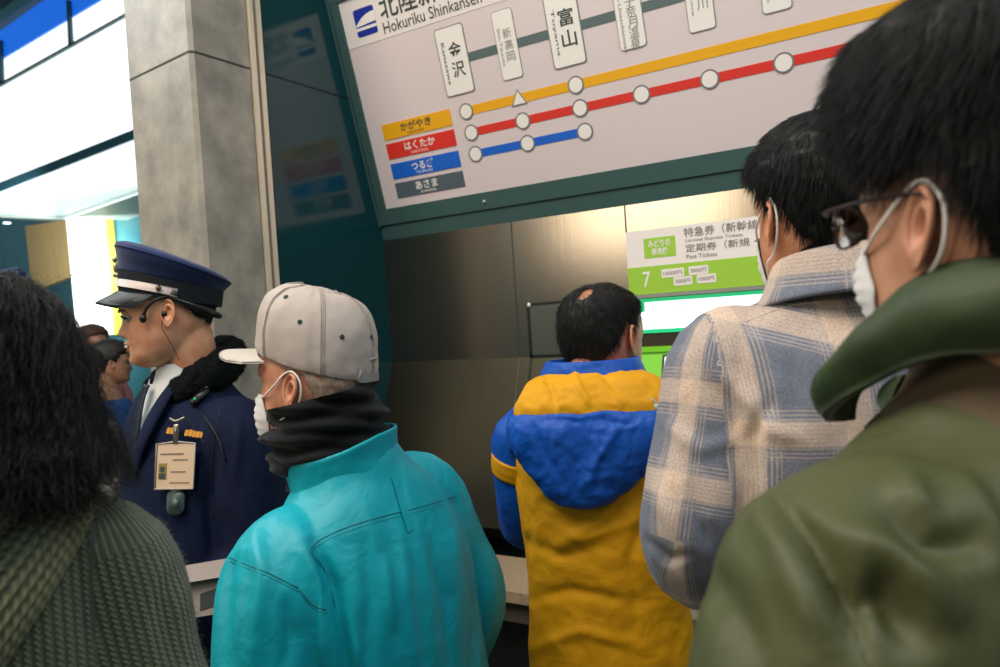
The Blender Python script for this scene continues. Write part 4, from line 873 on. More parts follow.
# ------------------------------------------------------------------ man in the plaid shirt
def plaid_man():
    bf = Fr(W(841, 275, 1.03), 2); hf = Fr(W(825, 221, 1.02), -12, 0, 0)
    t = thing('person', 'person with short black hair in grey and cream plaid flannel shirt and white mask', 'person', (bf.O[0], bf.O[1], 0))
    J = dict(L=[(-.165, 0, -.085), (-.222, -.03, -.335), (-.16, .15, -.46)], R=[(.185, 0, -.085), (.250, -.03, -.335), (.16, .17, -.47)], lean=0)
    make_body(t, hf, bf, J, skin_mat('skin_warm', '#dfa07c', '#c0805e'))
    make_legs(t, bf, BLK, SHOE, 0)
    ts = torso(bf, [(.0, -.01, .072, .068, 2), (-.018, -.01, .098, .078, 2), (-.040, -.012, .135, .090, 2.1), (-.065, -.012, .162, .100, 2.2), (-.11, -.015, .180, .118, 2.3), (-.20, -.018, .190, .130, 2.4), (-.34, -.012, .190, .130, 2.4), (-.48, -.005, .188, .130, 2.3), (-.62, 0, .195, .135, 2.2), (-.74, 0, .20, .138, 2.2)])
    mk = lambda s: limb([bf.p(s*.10, 0, -.085), bf.p(s*.160, -.003, -.108), bf.p(s*.190, -.012, -.20), bf.p(s*.224, -.03, -.315), bf.p(s*.205, .04, -.39), bf.p(s*.165, .13, -.435)], [.058, .072, .071, .070, .064, .050])
    folds = [([(770, 400), (750, 440), (760, 480)], .010, -.010), ([(700, 330), (715, 370), (755, 410)], .012, .007), ([(735, 380), (770, 430), (800, 440)], .010, .007), ([(690, 470), (700, 520), (720, 560)], .010, -.008), ([(655, 490), (680, 540), (690, 590)], .009, .006), ([(790, 360), (800, 420)], .010, -.006), ([(660, 420), (700, 450), (740, 440)], .010, .006), ([(645, 540), (668, 560), (690, 556)], .007, -.006)]
    V, F = cloth([ts, mk(-1), mk(1)], .0055, 5, folds, .0055, (8, 8, 5), 51, .0008)
    pm = plaid_mat(); jk = obj('shirt', (V, F), pm, t)
    def tuv(L): return np.column_stack([L[:, 0]*1.02+.012*np.sin(L[:, 2]*9), L[:, 2]+.25*L[:, 0]**2*4*0-.35*np.maximum(0, np.abs(L[:, 0])-.06)*(L[:, 2] > -.12)])
    set_weave(jk, arm_uv(bf, V, J, tuv, .185))
    tree = bvh(V, F); sm = fabric('plaid_seam_cream', '#c9b6a4', .9)
    for px in ([(700, 318), (730, 345), (755, 380), (772, 430)], [(772, 300), (800, 318), (840, 322)], [(690, 345), (712, 360)]):
        pass
    sub('seam', drape_tube(tree, [(745, 322), (790, 306), (840, 300)], .0010), sm, jk)
    # shirt collar and dark inner neckline
    R = []
    for z, a, b in ((.036, .078, .078), (.044, .083, .083), (.032, .090, .089), (.008, .099, .096), (-.014, .112, .104), (-.018, .108, .100)):
        ring = sring(bf.p(-.004, -.022, 0), bf.v(a*1.04, 0, 0), bf.v(0, b*1.06, 0), 2, 64); L = bf.inv(ring); L[:, 2] = z-.024+.15*(-L[:, 1]); R.append(bf.p(L))
    V, F = loft(catmull(np.array(R).reshape(6, -1), 4).reshape(-1, 64, 3), False); co = obj('collar', (V, F), pm, t)
    L = bf.inv(V); ang = np.arctan2(L[:, 0], -L[:, 1]); set_weave(co, np.column_stack([ang*.09+.06, L[:, 2]*1.0+.03]))
    R = [sring(bf.p(-.004, -.022, .034), bf.v(a*1.04, 0, 0), bf.v(0, a*1.06, 0), 2, 48)+np.array([0, 0, z]) for z, a in ((-.03, .077), (.0, .076), (.018, .074), (.022, .070), (-.01, .066))]
    for r_ in R: L = bf.inv(r_); r_[:, 2] += .15*(-L[:, 1])
    obj('undershirt_neckline', loft(catmull(np.array(R).reshape(5, -1), 3).reshape(-1, 48, 3), False), fabric('black_knit', '#0f1315', .95), t)
    # hair
    hl_ = [(0, .075), (55, .06), (74, .035), (84, .004), (94, .034), (108, -.004), (122, -.034), (150, -.050), (180, -.054)]
    Vh, Fh, nh, mh = hair_shell(hl_, lambda z, az: .003+.015*smoothstep(-.01, .08, z), seed=9, lump=.003)
    P0, n0 = sample(Vh, Fh, 9000, None, 7); c = np.array([0, -.005, .02]); n0 = (P0-c)/np.array([.078, .1, .105])**2; n0 /= np.linalg.norm(n0, axis=1)[:, None]
    crown = np.array([.01, -.045, .16]); fl = lambda P: (lambda d: d/np.linalg.norm(d, axis=1)[:, None])(P-crown)
    sv, sf = strands(P0, n0, fl, .022, 5, .0004, .02, jit=.10, seed=9)
    P1 = P0[np.linalg.norm(P0-np.array([.02, -.05, .135]), axis=1) < .055][:420]; n1 = (P1-c)/np.array([.078, .1, .105])**2; n1 /= np.linalg.norm(n1, axis=1)[:, None]
    sv2, sf2 = strands(P1, n1, lambda P: np.tile([.6, -.5, .3], (len(P), 1)), .035, 5, .0005, .55, jit=.3, seed=10)
    obj('hair', join([(hf.p(Vh), Fh), (hf.p(sv), sf), (hf.p(sv2), sf2)]), HAIRB, t)
    face_mask(t, hf, MASKW, LOOPW)
    return t

# ------------------------------------------------------------------ man in the olive jacket, nearest on the right
def olive_man():
    bf = Fr(W(1026, 400, .59), -22); hf = Fr(W(997, 226, .57), -22, -3, 0)
    t = thing('person', 'person in olive green padded jacket with glasses and white mask at the right', 'person', (bf.O[0], bf.O[1], 0))
    J = dict(L=[(-.19, 0, -.09), (-.245, .0, -.36), (-.21, .14, -.58)], R=[(.19, 0, -.09), (.245, .0, -.36), (.21, .14, -.58)], lean=0)
    make_body(t, hf, bf, J, skin_mat('skin_light', '#d19a7b', '#b57e62'))
    make_legs(t, bf, NAVY_T, SHOE, 0)
    om = fabric('olive_padded_nylon', '#4c5030', .55, wstr=.05, wr=.45, wsc=9, col2='#414528', sheen=.0)
    ts = torso(bf, [(.015, -.01, .085, .085, 2), (-.015, -.012, .125, .105, 2), (-.045, -.014, .170, .125, 2.1), (-.08, -.016, .205, .142, 2.2), (-.13, -.018, .225, .155, 2.3), (-.22, -.02, .235, .168, 2.4), (-.36, -.015, .232, .168, 2.4), (-.50, -.005, .230, .165, 2.3), (-.66, 0, .235, .165, 2.2), (-.76, 0, .235, .160, 2.2)])
    mk = lambda s: limb([bf.p(s*.12, -.01, -.095), bf.p(s*.195, -.012, -.135), bf.p(s*.232, -.015, -.25), bf.p(s*.258, -.01, -.37), bf.p(s*.24, .06, -.47), bf.p(s*.215, .13, -.56)], [.085, .104, .100, .095, .086, .070])
    folds = [([(778, 500), (810, 540), (840, 590), (862, 650)], .007, -0.0180), ([(760, 505), (790, 560), (825, 640)], .012, 0.0090), ([(840, 530), (900, 560), (950, 610)], .010, 0.0135), ([(850, 600), (880, 590), (920, 640)], .012, -0.0180), ([(880, 500), (930, 540), (980, 550)], .009, -0.0135), ([(900, 470), (925, 520)], .010, 0.0075), ([(700, 560), (730, 610), (760, 667)], .012, -0.0090), ([(745, 500), (720, 540), (690, 600)], .010, 0.0060), ([(950, 470), (985, 520), (1000, 560)], .010, 0.0090), ([(720, 470), (790, 440), (860, 418)], .004, -0.0053)]
    V, F = cloth([ts, mk(-1), mk(1)], .0055, 7, folds, .0055, (7, 7, 6), 61, .0006)
    jk = obj('jacket', (V, F), om, t); tree = bvh(V, F); sm = mat('olive_seam', '#3d4024', .7)
    sub('seam', join([drape_tube(tree, [(745, 488), (800, 462), (850, 444), (905, 428)], .0008)]), sm, jk)
    sub('seam', drape_tube(tree, [(772, 500), (800, 545), (832, 592), (858, 640), (872, 680)], .0009), sm, jk)
    # big stand collar, flared and open
    S, K = 80, 14; G = []
    for j in range(K):
        v = j/(K-1); row = []
        for i in range(S):
            u = i/(S-1)*2-1; a = u*math.radians(172)+math.pi          # from right front round the back to left front
            f = smoothstep(.45, 1.0, np.array([abs(u)]))[0]
            top = .108-.096*f; bot = .045-.072*f; rt = .100+.044*f; rb = .106+.056*f
            z = bot*(1-v)+top*v; r = rb*(1-v)+rt*v+.014*math.sin(v*3.14)*(1-.3*f)
            row.append(bf.p(r*1.02*math.sin(a), r*math.cos(a)-.012, z))
        G.append(row)
    G = np.array(G); ctr = bf.p(0, -.01, .05); nr = G-ctr; nr[..., 2] *= .2; nr /= np.linalg.norm(nr, axis=2)[..., None]
    th = .007*np.sin(np.linspace(.25, 2.9, K))[:, None, None]+.003
    Vo = (G+nr*th).reshape(-1, 3); Vi = (G-nr*th).reshape(-1, 3); Vo = Vo+nr.reshape(-1, 3)*(.003*fbm(Vo, 26, 3, 3))[:, None]
    F = grid_faces(K, S, False); n = K*S; rim = list(range(S))+[S*j+S-1 for j in range(1, K)]+[S*(K-1)+i for i in range(S-2, -1, -1)]+[S*j for j in range(K-2, 0, -1)]
    F = F+[tuple(i+n for i in q)[::-1] for q in F]+[(rim[i], rim[(i+1) % len(rim)], rim[(i+1) % len(rim)]+n, rim[i]+n) for i in range(len(rim))]
    obj('collar', (np.concatenate([Vo, Vi]), F), fabric('olive_collar', '#3c4a2a', .55, wr=.2, col2='#34422a'), t)
    R = [sring(bf.p(0, -.012, z), bf.v(a, 0, 0), bf.v(0, a*.97, 0), 2, 50) for z, a in ((-.02, .125), (.01, .097), (.04, .086), (.075, .082))]
    obj('collar_lining', loft(catmull(np.array(R).reshape(4, -1), 4).reshape(-1, 50, 3), False), fabric('brown_lining', '#5a4b38', .8), t)
    # hair: full straight black hair
    hl_ = [(0, .055), (45, .050), (62, .030), (74, .034), (84, .044), (98, .046), (108, .018), (122, -.030), (150, -.062), (180, -.068)]
    Vh, Fh, nh, mh = hair_shell(hl_, lambda z, az: .004+.013*smoothstep(-.02, .06, z)+.038*smoothstep(.05, .11, z), seed=12, lump=.003)
    P0, n0 = sample(Vh, Fh, 20000, None, 8); c = np.array([0, -.005, .02]); n0 = (P0-c)/np.array([.078, .1, .105])**2; n0 /= np.linalg.norm(n0, axis=1)[:, None]
    crown = np.array([0, -.04, .16]); fl = lambda P: (lambda d: d/np.linalg.norm(d, axis=1)[:, None])(P-crown)
    sv, sf = strands(P0, n0, fl, .026, 6, .0003, -.02, jit=.08, seed=12)
    obj('hair', join([(hf.p(Vh), Fh), (hf.p(sv), sf)]), HAIRB, t)
    face_mask(t, hf, MASKW, LOOPW, zt=-.012, zb=-.074)
    # glasses
    gm = mat('dark_red_frame', '#2a0d0d', .35); gl = obj('glasses', tube([hf.p(-.012, .108, .012), hf.p(0, .113, .014), hf.p(.012, .108, .012)], .0016, 8, 4), gm, t)
    for s in (-1, 1): sub('temple', tube([hf.p(s*.083, -.012, .018), hf.p(s*.0825, .0, .024), hf.p(s*.082, .04, .024), hf.p(s*.078, .085, .020), hf.p(s*.066, .098, .018)], .0020, 8, 5, .8), gm, gl)
    for s in (-1, 1):
        pts = [hf.p(s*(.038+.026*math.cos(a)), .110-.018*abs(math.cos(a)*(1 if math.cos(a) > 0 else 0)), .0+.017*math.sin(a)+.008) for a in np.linspace(0, 2*math.pi, 29)]
        sub('rim', tube(np.array(pts), .0018, 8, 1), gm, gl)
        g_, nt, b = _nt('lens_glass'); b.inputs['Transmission Weight'].default_value = 1; b.inputs['Roughness'].default_value = .02; b.inputs['IOR'].default_value = 1.3
        Vl = np.concatenate([np.array(pts[:-1]), np.array(pts[:-1])-hf.v(0, .0015, 0)]); k = 28
        sub('lens', (Vl, [tuple(range(k))[::-1], tuple(range(k, 2*k))]+[(i, (i+1) % k, k+(i+1) % k, k+i) for i in range(k)]), g_, gl)
    return t
# ------------------------------------------------------------------ station officer
def officer():
    bf = Fr(W(193, 380, 1.76), -138); hf = Fr(W(169, 314, 1.72), -109, 5, 0); hc_ = Fr(W(170, 314, 1.72), -111, -5, 0)
    t = thing('person', 'person in navy station uniform and peaked cap, facing left with an earpiece', 'person', (bf.O[0], bf.O[1], 0))
    J = dict(L=[(-.19, 0, -.10), (-.235, .01, -.37), (-.16, .20, -.50)], R=[(.19, 0, -.10), (.235, .02, -.37), (.15, .21, -.49)], lean=0)
    make_body(t, hf, bf, J, skin_mat('skin_ruddy', '#e0a783', '#cf8a68'), vox=.0035)
    make_legs(t, bf, NAVY_T, SHOE, 0)
    nm = fabric('navy_uniform', '#101d3c', .85, wstr=.12, wr=.35, wsc=12, col2='#0b1530', spec=.2)
    ts = torso(bf, [(.0, 0, .075, .072, 2), (-.03, 0, .115, .088, 2), (-.06, 0, .162, .105, 2.2), (-.11, .0, .195, .122, 2.3), (-.20, .005, .205, .138, 2.4), (-.34, .008, .205, .142, 2.4), (-.48, .008, .205, .142, 2.3), (-.62, .005, .21, .142, 2.2), (-.74, 0, .212, .142, 2.2)])
    mk = lambda s: limb([bf.p(s*.12, 0, -.10), bf.p(s*.185, 0, -.125), bf.p(s*.225, .0, -.24), bf.p(s*.245, .01, -.37), bf.p(s*.205, .11, -.45), bf.p(s*.165, .19, -.495)], [.066, .082, .076, .072, .064, .052])
    V, F = cloth([ts, mk(-1), mk(1)], .006, 5, [([(215, 440), (208, 500), (212, 560)], .012, -.01), ([(240, 420), (235, 480)], .01, .006)], .005, (8, 8, 5), 71)
    jk = obj('uniform_jacket', (V, F), nm, t); tree = bvh(V, F)
    sm = mat('navy_seam', '#0b1328', .8)
    sub('seam', drape_tube(tree, [(222, 405), (214, 440), (212, 480), (214, 520)], .0016), sm, jk)
    sub('seam', drape_tube(tree, [(180, 412), (192, 425), (205, 445)], .0016), sm, jk)
    # shirt collar, tie
    wm = fabric('white_shirt', '#dfe0de', .7, wr=.08)
    R = [sring(bf.p(0, .006, z), bf.v(a, 0, 0), bf.v(0, a*1.05, 0), 2, 44) for z, a in ((-.01, .080), (.010, .072), (.03, .067), (.042, .065))]
    obj('shirt_collar', loft(catmull(np.array(R).reshape(4, -1), 3).reshape(-1, 44, 3), False), wm, t)
    wedge = [bf.p(*q) for q in ((-.030, .100, .010), (.030, .100, .010), (.012, .128, -.13), (-.012, .128, -.13))]
    Vw = np.array([bf.p(x, y, z) for x, y, z in ((-.06, .072, .012), (-.02, .090, .000), (.02, .090, .000), (.06, .072, .012), (-.035, .115, -.07), (.035, .115, -.07), (0, .148, -.16), (0, .105, -.05))])
    obj('shirt_front', (Vw, [(0, 1, 7, 4), (1, 2, 7), (2, 3, 5, 7), (4, 7, 6), (7, 5, 6)]), wm, t)
    tp = [bf.p(0, .105, .0), bf.p(0, .118, -.03), bf.p(0, .135, -.09), bf.p(0, .150, -.17)]
    obj('necktie', tube(tp, [.014, .013, .018, .022], 14, 4, .35, bf.v(0, 1, 0)), fabric('dark_tie', '#13202e', .5), t)
    # lapels
    for s in (-1, 1):
        pts = [bf.p(s*.062, .070, .004), bf.p(s*.055, .108, -.05), bf.p(s*.035, .140, -.12), bf.p(s*.010, .152, -.19)]
        obj('lapel', tube(pts, [.016, .024, .022, .010], 14, 4, .35, bf.v(0, 1, 0)), nm, t)
    # dark fur collar
    R = []; S = 60
    for q in np.linspace(0, 2*math.pi, 17)[:-1]:
        pass
    a = np.linspace(math.radians(38), math.radians(322), 24); pts = []
    for k in a:
        f = -math.cos(k); pts.append(bf.p(-math.sin(k)*.088, .084*math.cos(k)-.004, .010+.042*f))
    pts = np.array(pts); FV, FF = tube(pts, .036, 20, 1, 1.0); FV = FV+np.array([0, 0, 1.])*((FV[:, 2]-pts[:, 2].mean()) > 0)[:, None]*.008
    V0, F0, N0 = remesh([(FV, FF)], .005, 2); V0 = V0+N0*(.005*fbm(V0, 60, 3, 3))[:, None]
    P0, n0 = sample(V0, F0, 4500, None, 4); sv, sf = strands(P0, n0, lambda P: np.tile([0, 0, -.4], (len(P), 1)), .005, 3, .0005, .6, jit=.5, seed=4)
    obj('fur_collar', join([(V0, F0), (sv, sf)]), mat('dark_fur', '#060b0c', .95, spec=.2), t)
    # cap
    cm = fabric('navy_cap_felt', '#132a5e', .85, wr=.05, sheen=.2, col2='#0f2350'); bm = fabric('black_cap_band', '#0f1820', .8, wr=.02)
    tl = lambda y: .034+.22*y
    def cring(hy, hx, c, z0, sl_, S=72): th = TH(S); y = c+hy*np.sin(th); return np.column_stack([hx*np.cos(th), y, z0+sl_*y])
    band = catmull(np.array([cring(.107, .088, -.002, .030, .10).ravel(), cring(.109, .090, -.002, .052, .13).ravel(), cring(.110, .091, -.002, .075, .18).ravel()]), 4).reshape(-1, 72, 3)
    obj('cap_band', (hc_.p(loft(band, False)[0]), loft(band, False)[1]), bm, t)
    crown = catmull(np.array([cring(.110, .091, -.002, .074, .18).ravel(), cring(.112, .098, -.004, .086, .22).ravel(), cring(.117, .110, -.006, .100, .27).ravel(), cring(.120, .116, -.007, .112, .30).ravel(), cring(.115, .112, -.007, .120, .31).ravel(), cring(.095, .095, -.010, .127, .33).ravel(), cring(.05, .05, -.010, .130, .33).ravel(), cring(.01, .01, -.010, .131, .33).ravel()]), 5).reshape(-1, 72, 3)
    Vc, Fc = loft(crown); Vc = Vc+(.0025*fbm(Vc, 14, 5, 2))[:, None]*[.5, .5, 1]; cp = obj('cap', (hc_.p(Vc), Fc), cm, t)
    th = [p for p in np.linspace(0, 2*math.pi, 73)]; pip = np.array([hc_.p(.1165*math.cos(q), -.007+.1205*math.sin(q), .112+.30*(-.007+.1205*math.sin(q))) for q in th]); sub('piping', tube(pip, .0022, 6, 1), cm, cp)
    # peak
    g = []
    for i in range(9):
        r = i/8; row = []
        for j in range(31):
            u = j/30*2-1; x = u*.088*(1-.12*r*r); yb_ = .108*math.sqrt(max(0, 1-(u*.088/.0915)**2)); yt = .100+.050*math.sqrt(max(0, 1-abs(u)**2.4))*1.0-.03*abs(u)**3; y = yb_*(1-r)+max(yt, yb_)*r
            row.append((x, y, .047-.026*r-.010*u*u+.0))
        g.append(row)
    G = np.array(g); V5 = np.concatenate([G.reshape(-1, 3), G.reshape(-1, 3)-[0, .0, .003]]); F5 = grid_faces(9, 31, False); n5 = 9*31; rim = list(range(0, 31))+[31*i+30 for i in range(1, 9)]+[31*8+j for j in range(29, -1, -1)]+[31*i for i in range(7, 0, -1)]
    F5 = F5+[tuple(i+n5 for i in q)[::-1] for q in F5]+[(rim[i], rim[(i+1) % len(rim)], rim[(i+1) % len(rim)]+n5, rim[i]+n5) for i in range(len(rim))]
    obj('cap_peak', (hc_.p(V5), F5), mat('black_peak', '#0a1a20', .5), t)
    # pale chin strap with button
    sp = []
    for q in np.linspace(math.radians(-8), math.radians(188), 40): sp.append((.0925*math.cos(q), -.002+.1120*math.sin(q), .050+.10*(.1*math.sin(q))))
    sp = np.array(sp); up = np.array([0, 0, .0085]); V6 = np.concatenate([sp-up*.9, sp+up*.9, (sp-[0, 0.002, 0])-up, (sp-[0, .002, 0])+up]); k = 40
    arc = [i for i in range(39)]
    F6 = [(i, i+1, k+i+1, k+i) for i in arc]+[(k+i, k+i+1, 3*k+i+1, 3*k+i) for i in arc]+[(2*k+i, i, i+1, 2*k+i+1) for i in arc]
    V6[:, 2] += np.where(True, 0.09*(V6[:, 1]-.05), 0)
    st = obj('chin_strap', (hc_.p(V6), F6), mat('silver_braid', '#b9aca6', .5, metal=.2), t)
    sub('button', sphere(hc_.p(-.092, .020, .052), (.006, .006, .006), 14, 8), mat('dull_button', '#7a6a55', .35, metal=.8), st)
    obj('cap_badge', join([sphere(hc_.p(0, .111, .098), (.006, .006, .012), 12, 8), sphere(hc_.p(0, .114, .116), (.006, .005, .007), 12, 8), sphere(hc_.p(0, .110, .082), (.011, .005, .006), 12, 8)]), mat('badge_metal', '#b3ac8e', .35, metal=.7), t)
    # cropped hair, eyebrow, eye, teeth
    Vh, Fh, nh, mh = hair_shell([(0, .09), (60, .05), (74, .032), (84, .022), (94, .036), (112, .0), (130, -.025), (180, -.05)], .0020, seed=21)
    low = hc_.inv(hf.p(Vh)); okv = low[:, 2] < .045+.13*low[:, 1]; Fh = [q for q in Fh if all(okv[i] for i in q)]
    P0, n0 = sample(Vh, Fh, 2600, None, 21); c = np.array([0, -.005, .02]); n0 = (P0-c)/np.array([.078, .1, .105])**2; n0 /= np.linalg.norm(n0, axis=1)[:, None]
    sv, sf = strands(P0, n0, lambda P: np.tile([0, -.3, -1.0], (len(P), 1)), .006, 2, .0004, .5, seed=22)
    obj('hair', join([(hf.p(Vh), Fh), (hf.p(sv), sf)]), mat('cropped_hair', '#2a2624', .8), t)
    for s in (-1, 1):
        obj('eyebrow', tube([hf.p(s*.018, .0975, .017), hf.p(s*.032, .094, .021), hf.p(s*.048, .082, .017)], [.0020, .0028, .0015], 8, 4, .7), HAIRB, t)
        e = obj('eye', sphere(hf.p(s*.031, .0755, .001), .0118, 20, 14), mat('eye_white', '#a89c92', .3), t)
        sub('iris', sphere(hf.p(s*.031, .0825, .000), .0056, 14, 8), mat('dark_iris', '#120c08', .1), e)
        sub('eyelid', tube([hf.p(s*.018, .087, .002), hf.p(s*.026, .0925, .0065), hf.p(s*.034, .0915, .0065), hf.p(s*.044, .083, .001)], .0022, 8, 4), HAIRB, e)
    obj('teeth', sphere(hf.p(0, .0895, -.0585), (.019, .0115, .0055), 18, 8, hf.M), mat('teeth_white', '#eee9e0', .3), t)
    obj('lips', join([tube([hf.p(-.024, .0885, -.055), hf.p(-.012, .0945, -.053), hf.p(0, .0975, -.0515), hf.p(.012, .0945, -.053), hf.p(.024, .0885, -.055)], [.0012, .003, .0034, .003, .0012], 10, 4), tube([hf.p(-.024, .0885, -.056), hf.p(-.012, .0925, -.066), hf.p(0, .095, -.069), hf.p(.012, .0925, -.066), hf.p(.024, .0885, -.056)], [.0010, .0026, .0032, .0026, .0010], 10, 4)]), mat('lip', '#bd8068', .6), t)
    # earpiece: ear hook with boom, bud, neckband and wire
    em = mat('black_plastic', '#0a0c0e', .35)
    ep = obj('earpiece', join([tube([hf.p(-.080, .046, -.006), hf.p(-.083, .040, .010), hf.p(-.086, .026, .024), hf.p(-.088, .008, .032), hf.p(-.088, -.010, .033), hf.p(-.086, -.030, .022), hf.p(-.078, -.062, .004), hf.p(-.060, -.088, -.012), hf.p(-.03, -.103, -.02), hf.p(.02, -.104, -.02)], [.006, .004, .003, .0028, .003, .006, .008, .008, .007, .006], 10, 5), sphere(hf.p(-.082, .046, -.006), (.0075, .0075, .009), 14, 10)]), em, t)
    sub('bud', sphere(hf.p(-.0795, .004, -.002), (.006, .006, .007), 14, 10), em, ep)
    P = np.array([hf.p(-.084, .006, -.008), hf.p(-.090, .012, -.03), hf.p(-.083, .004, -.055), hf.p(-.078, -.004, -.08), hf.p(-.082, -.01, -.105)]); sub('wire', tube(P, .0009, 6, 6), mat('wire_brown', '#4a2c22', .5), ep)
    # lapel microphone and coiled lead
    mcw = plate_frame(tree, 200, 402, 0); 
    mp = [(190, 392), (196, 402), (208, 420), (220, 440), (226, 462)]
    o_ = obj('radio_lead', drape_tube(tree, mp, .0018, .003), em, t)
    h = W(192, 384, 1.56); hh = plate_frame(tree, 199, 402, -25, .004)
    mc = obj('lapel_microphone', join([rrect(hh, -.008, .008, -.018, .03, .005, .012, .012), tube([hh(0, .028, .01), hh(-.006, .05, .01), hh(-.01, .064, .012)], .003, 8, 3)]), em, t)
    sub('indicator', sphere(hh(.003, -.010, .014), (.003, .003, .003), 8, 6), mat('green_led', '#1fae6a', .3, emit=.4), mc)
    # embroidery
    ef = plate_frame(tree, 188, 434, -7, .010); obj('chest_embroidery', join([rrect(ef, x, x+w_, -.0065+dy, .0065+dy+h_, .0018, .0015, .0012) for x, w_, dy, h_ in ((-.044, .0085, .001, 0), (-.0345, .0085, .001, .001), (-.025, .009, .0, .0), (.000, .0085, .0, .0), (.0095, .0085, .0, .001), (.019, .007, -.001, .0), (.027, .0085, -.001, 0), (.0365, .006, -.001, .0))]), mat('gold_thread', '#c98a14', .5), t, False)
    # identity card
    kf = plate_frame(tree, 179, 466, 0, .012); cw_, chh = .046, .046
    card = obj('identity_card', rrect(kf, -cw_, cw_, -chh, chh, .004, .0, .002), mat('card_cream', '#d5b79a', .35, coat=.6), t, False)
    sub('photo', rrect(kf, -.039, -.020, -.026, .006, .001, .0012, .0008), mat('card_photo_ground', '#8a7a2c', .5), card, False)
    sub('portrait', join([disc(kf, -.0295, -.006, .006, .002, .0005, 16), rrect(kf, -.037, -.022, -.025, -.014, .003, .002, .0005)]), mat('card_portrait', '#2f3b38', .5), card, False)
    gi_ = mat('card_ink', '#77685a', .6)
    for z, x0, x1, s_ in ((.024, -.034, .034, '西日本旅客鉄道'), (.010, -.008, .034, '社員証'), (-.004, -.008, .030, '駅係員')): pass
    sub('print', join([rrect(kf, -.036, .020, .024, .0262, .0008, .0014, .0004), rrect(kf, -.006, .030, .012, .0138, .0006, .0014, .0004), rrect(kf, -.010, .026, -.012, -.0105, .0006, .0014, .0004), rrect(kf, -.012, .036, -.034, -.0325, .0006, .0014, .0004)]), gi_, card, False)
    sub('holder_rim', tube(np.array([kf(a, b, .001) for a, b in ((-cw_, -chh), (cw_, -chh), (cw_, chh), (0, chh+.004), (-cw_, chh), (-cw_, -chh))]), .0018, 6, 1), mat('clear_rim', '#b9b2a4', .2), card)
    obj('card_clip', join([rrect(kf, -.006, .006, chh, chh+.040, .002, .003, .003), tube([kf(-.016, chh+.052, .002), kf(0, chh+.046, .004), kf(.020, chh+.053, .002)], .0028, 8, 3)]), mat('clip_steel', '#a39c90', .3, metal=.8), t)
    obj('fob', join([rrect(kf, -.020, .020, -chh-.052, -chh-.002, .014, -.004, .008), disc(kf, 0, -chh-.030, .009, .006-.008, .002)]), mat('fob_grey', '#4c605c', .35), t, True)
    tu = plate_frame(tree, 150, 415, 0, .004) if False else None
    return t

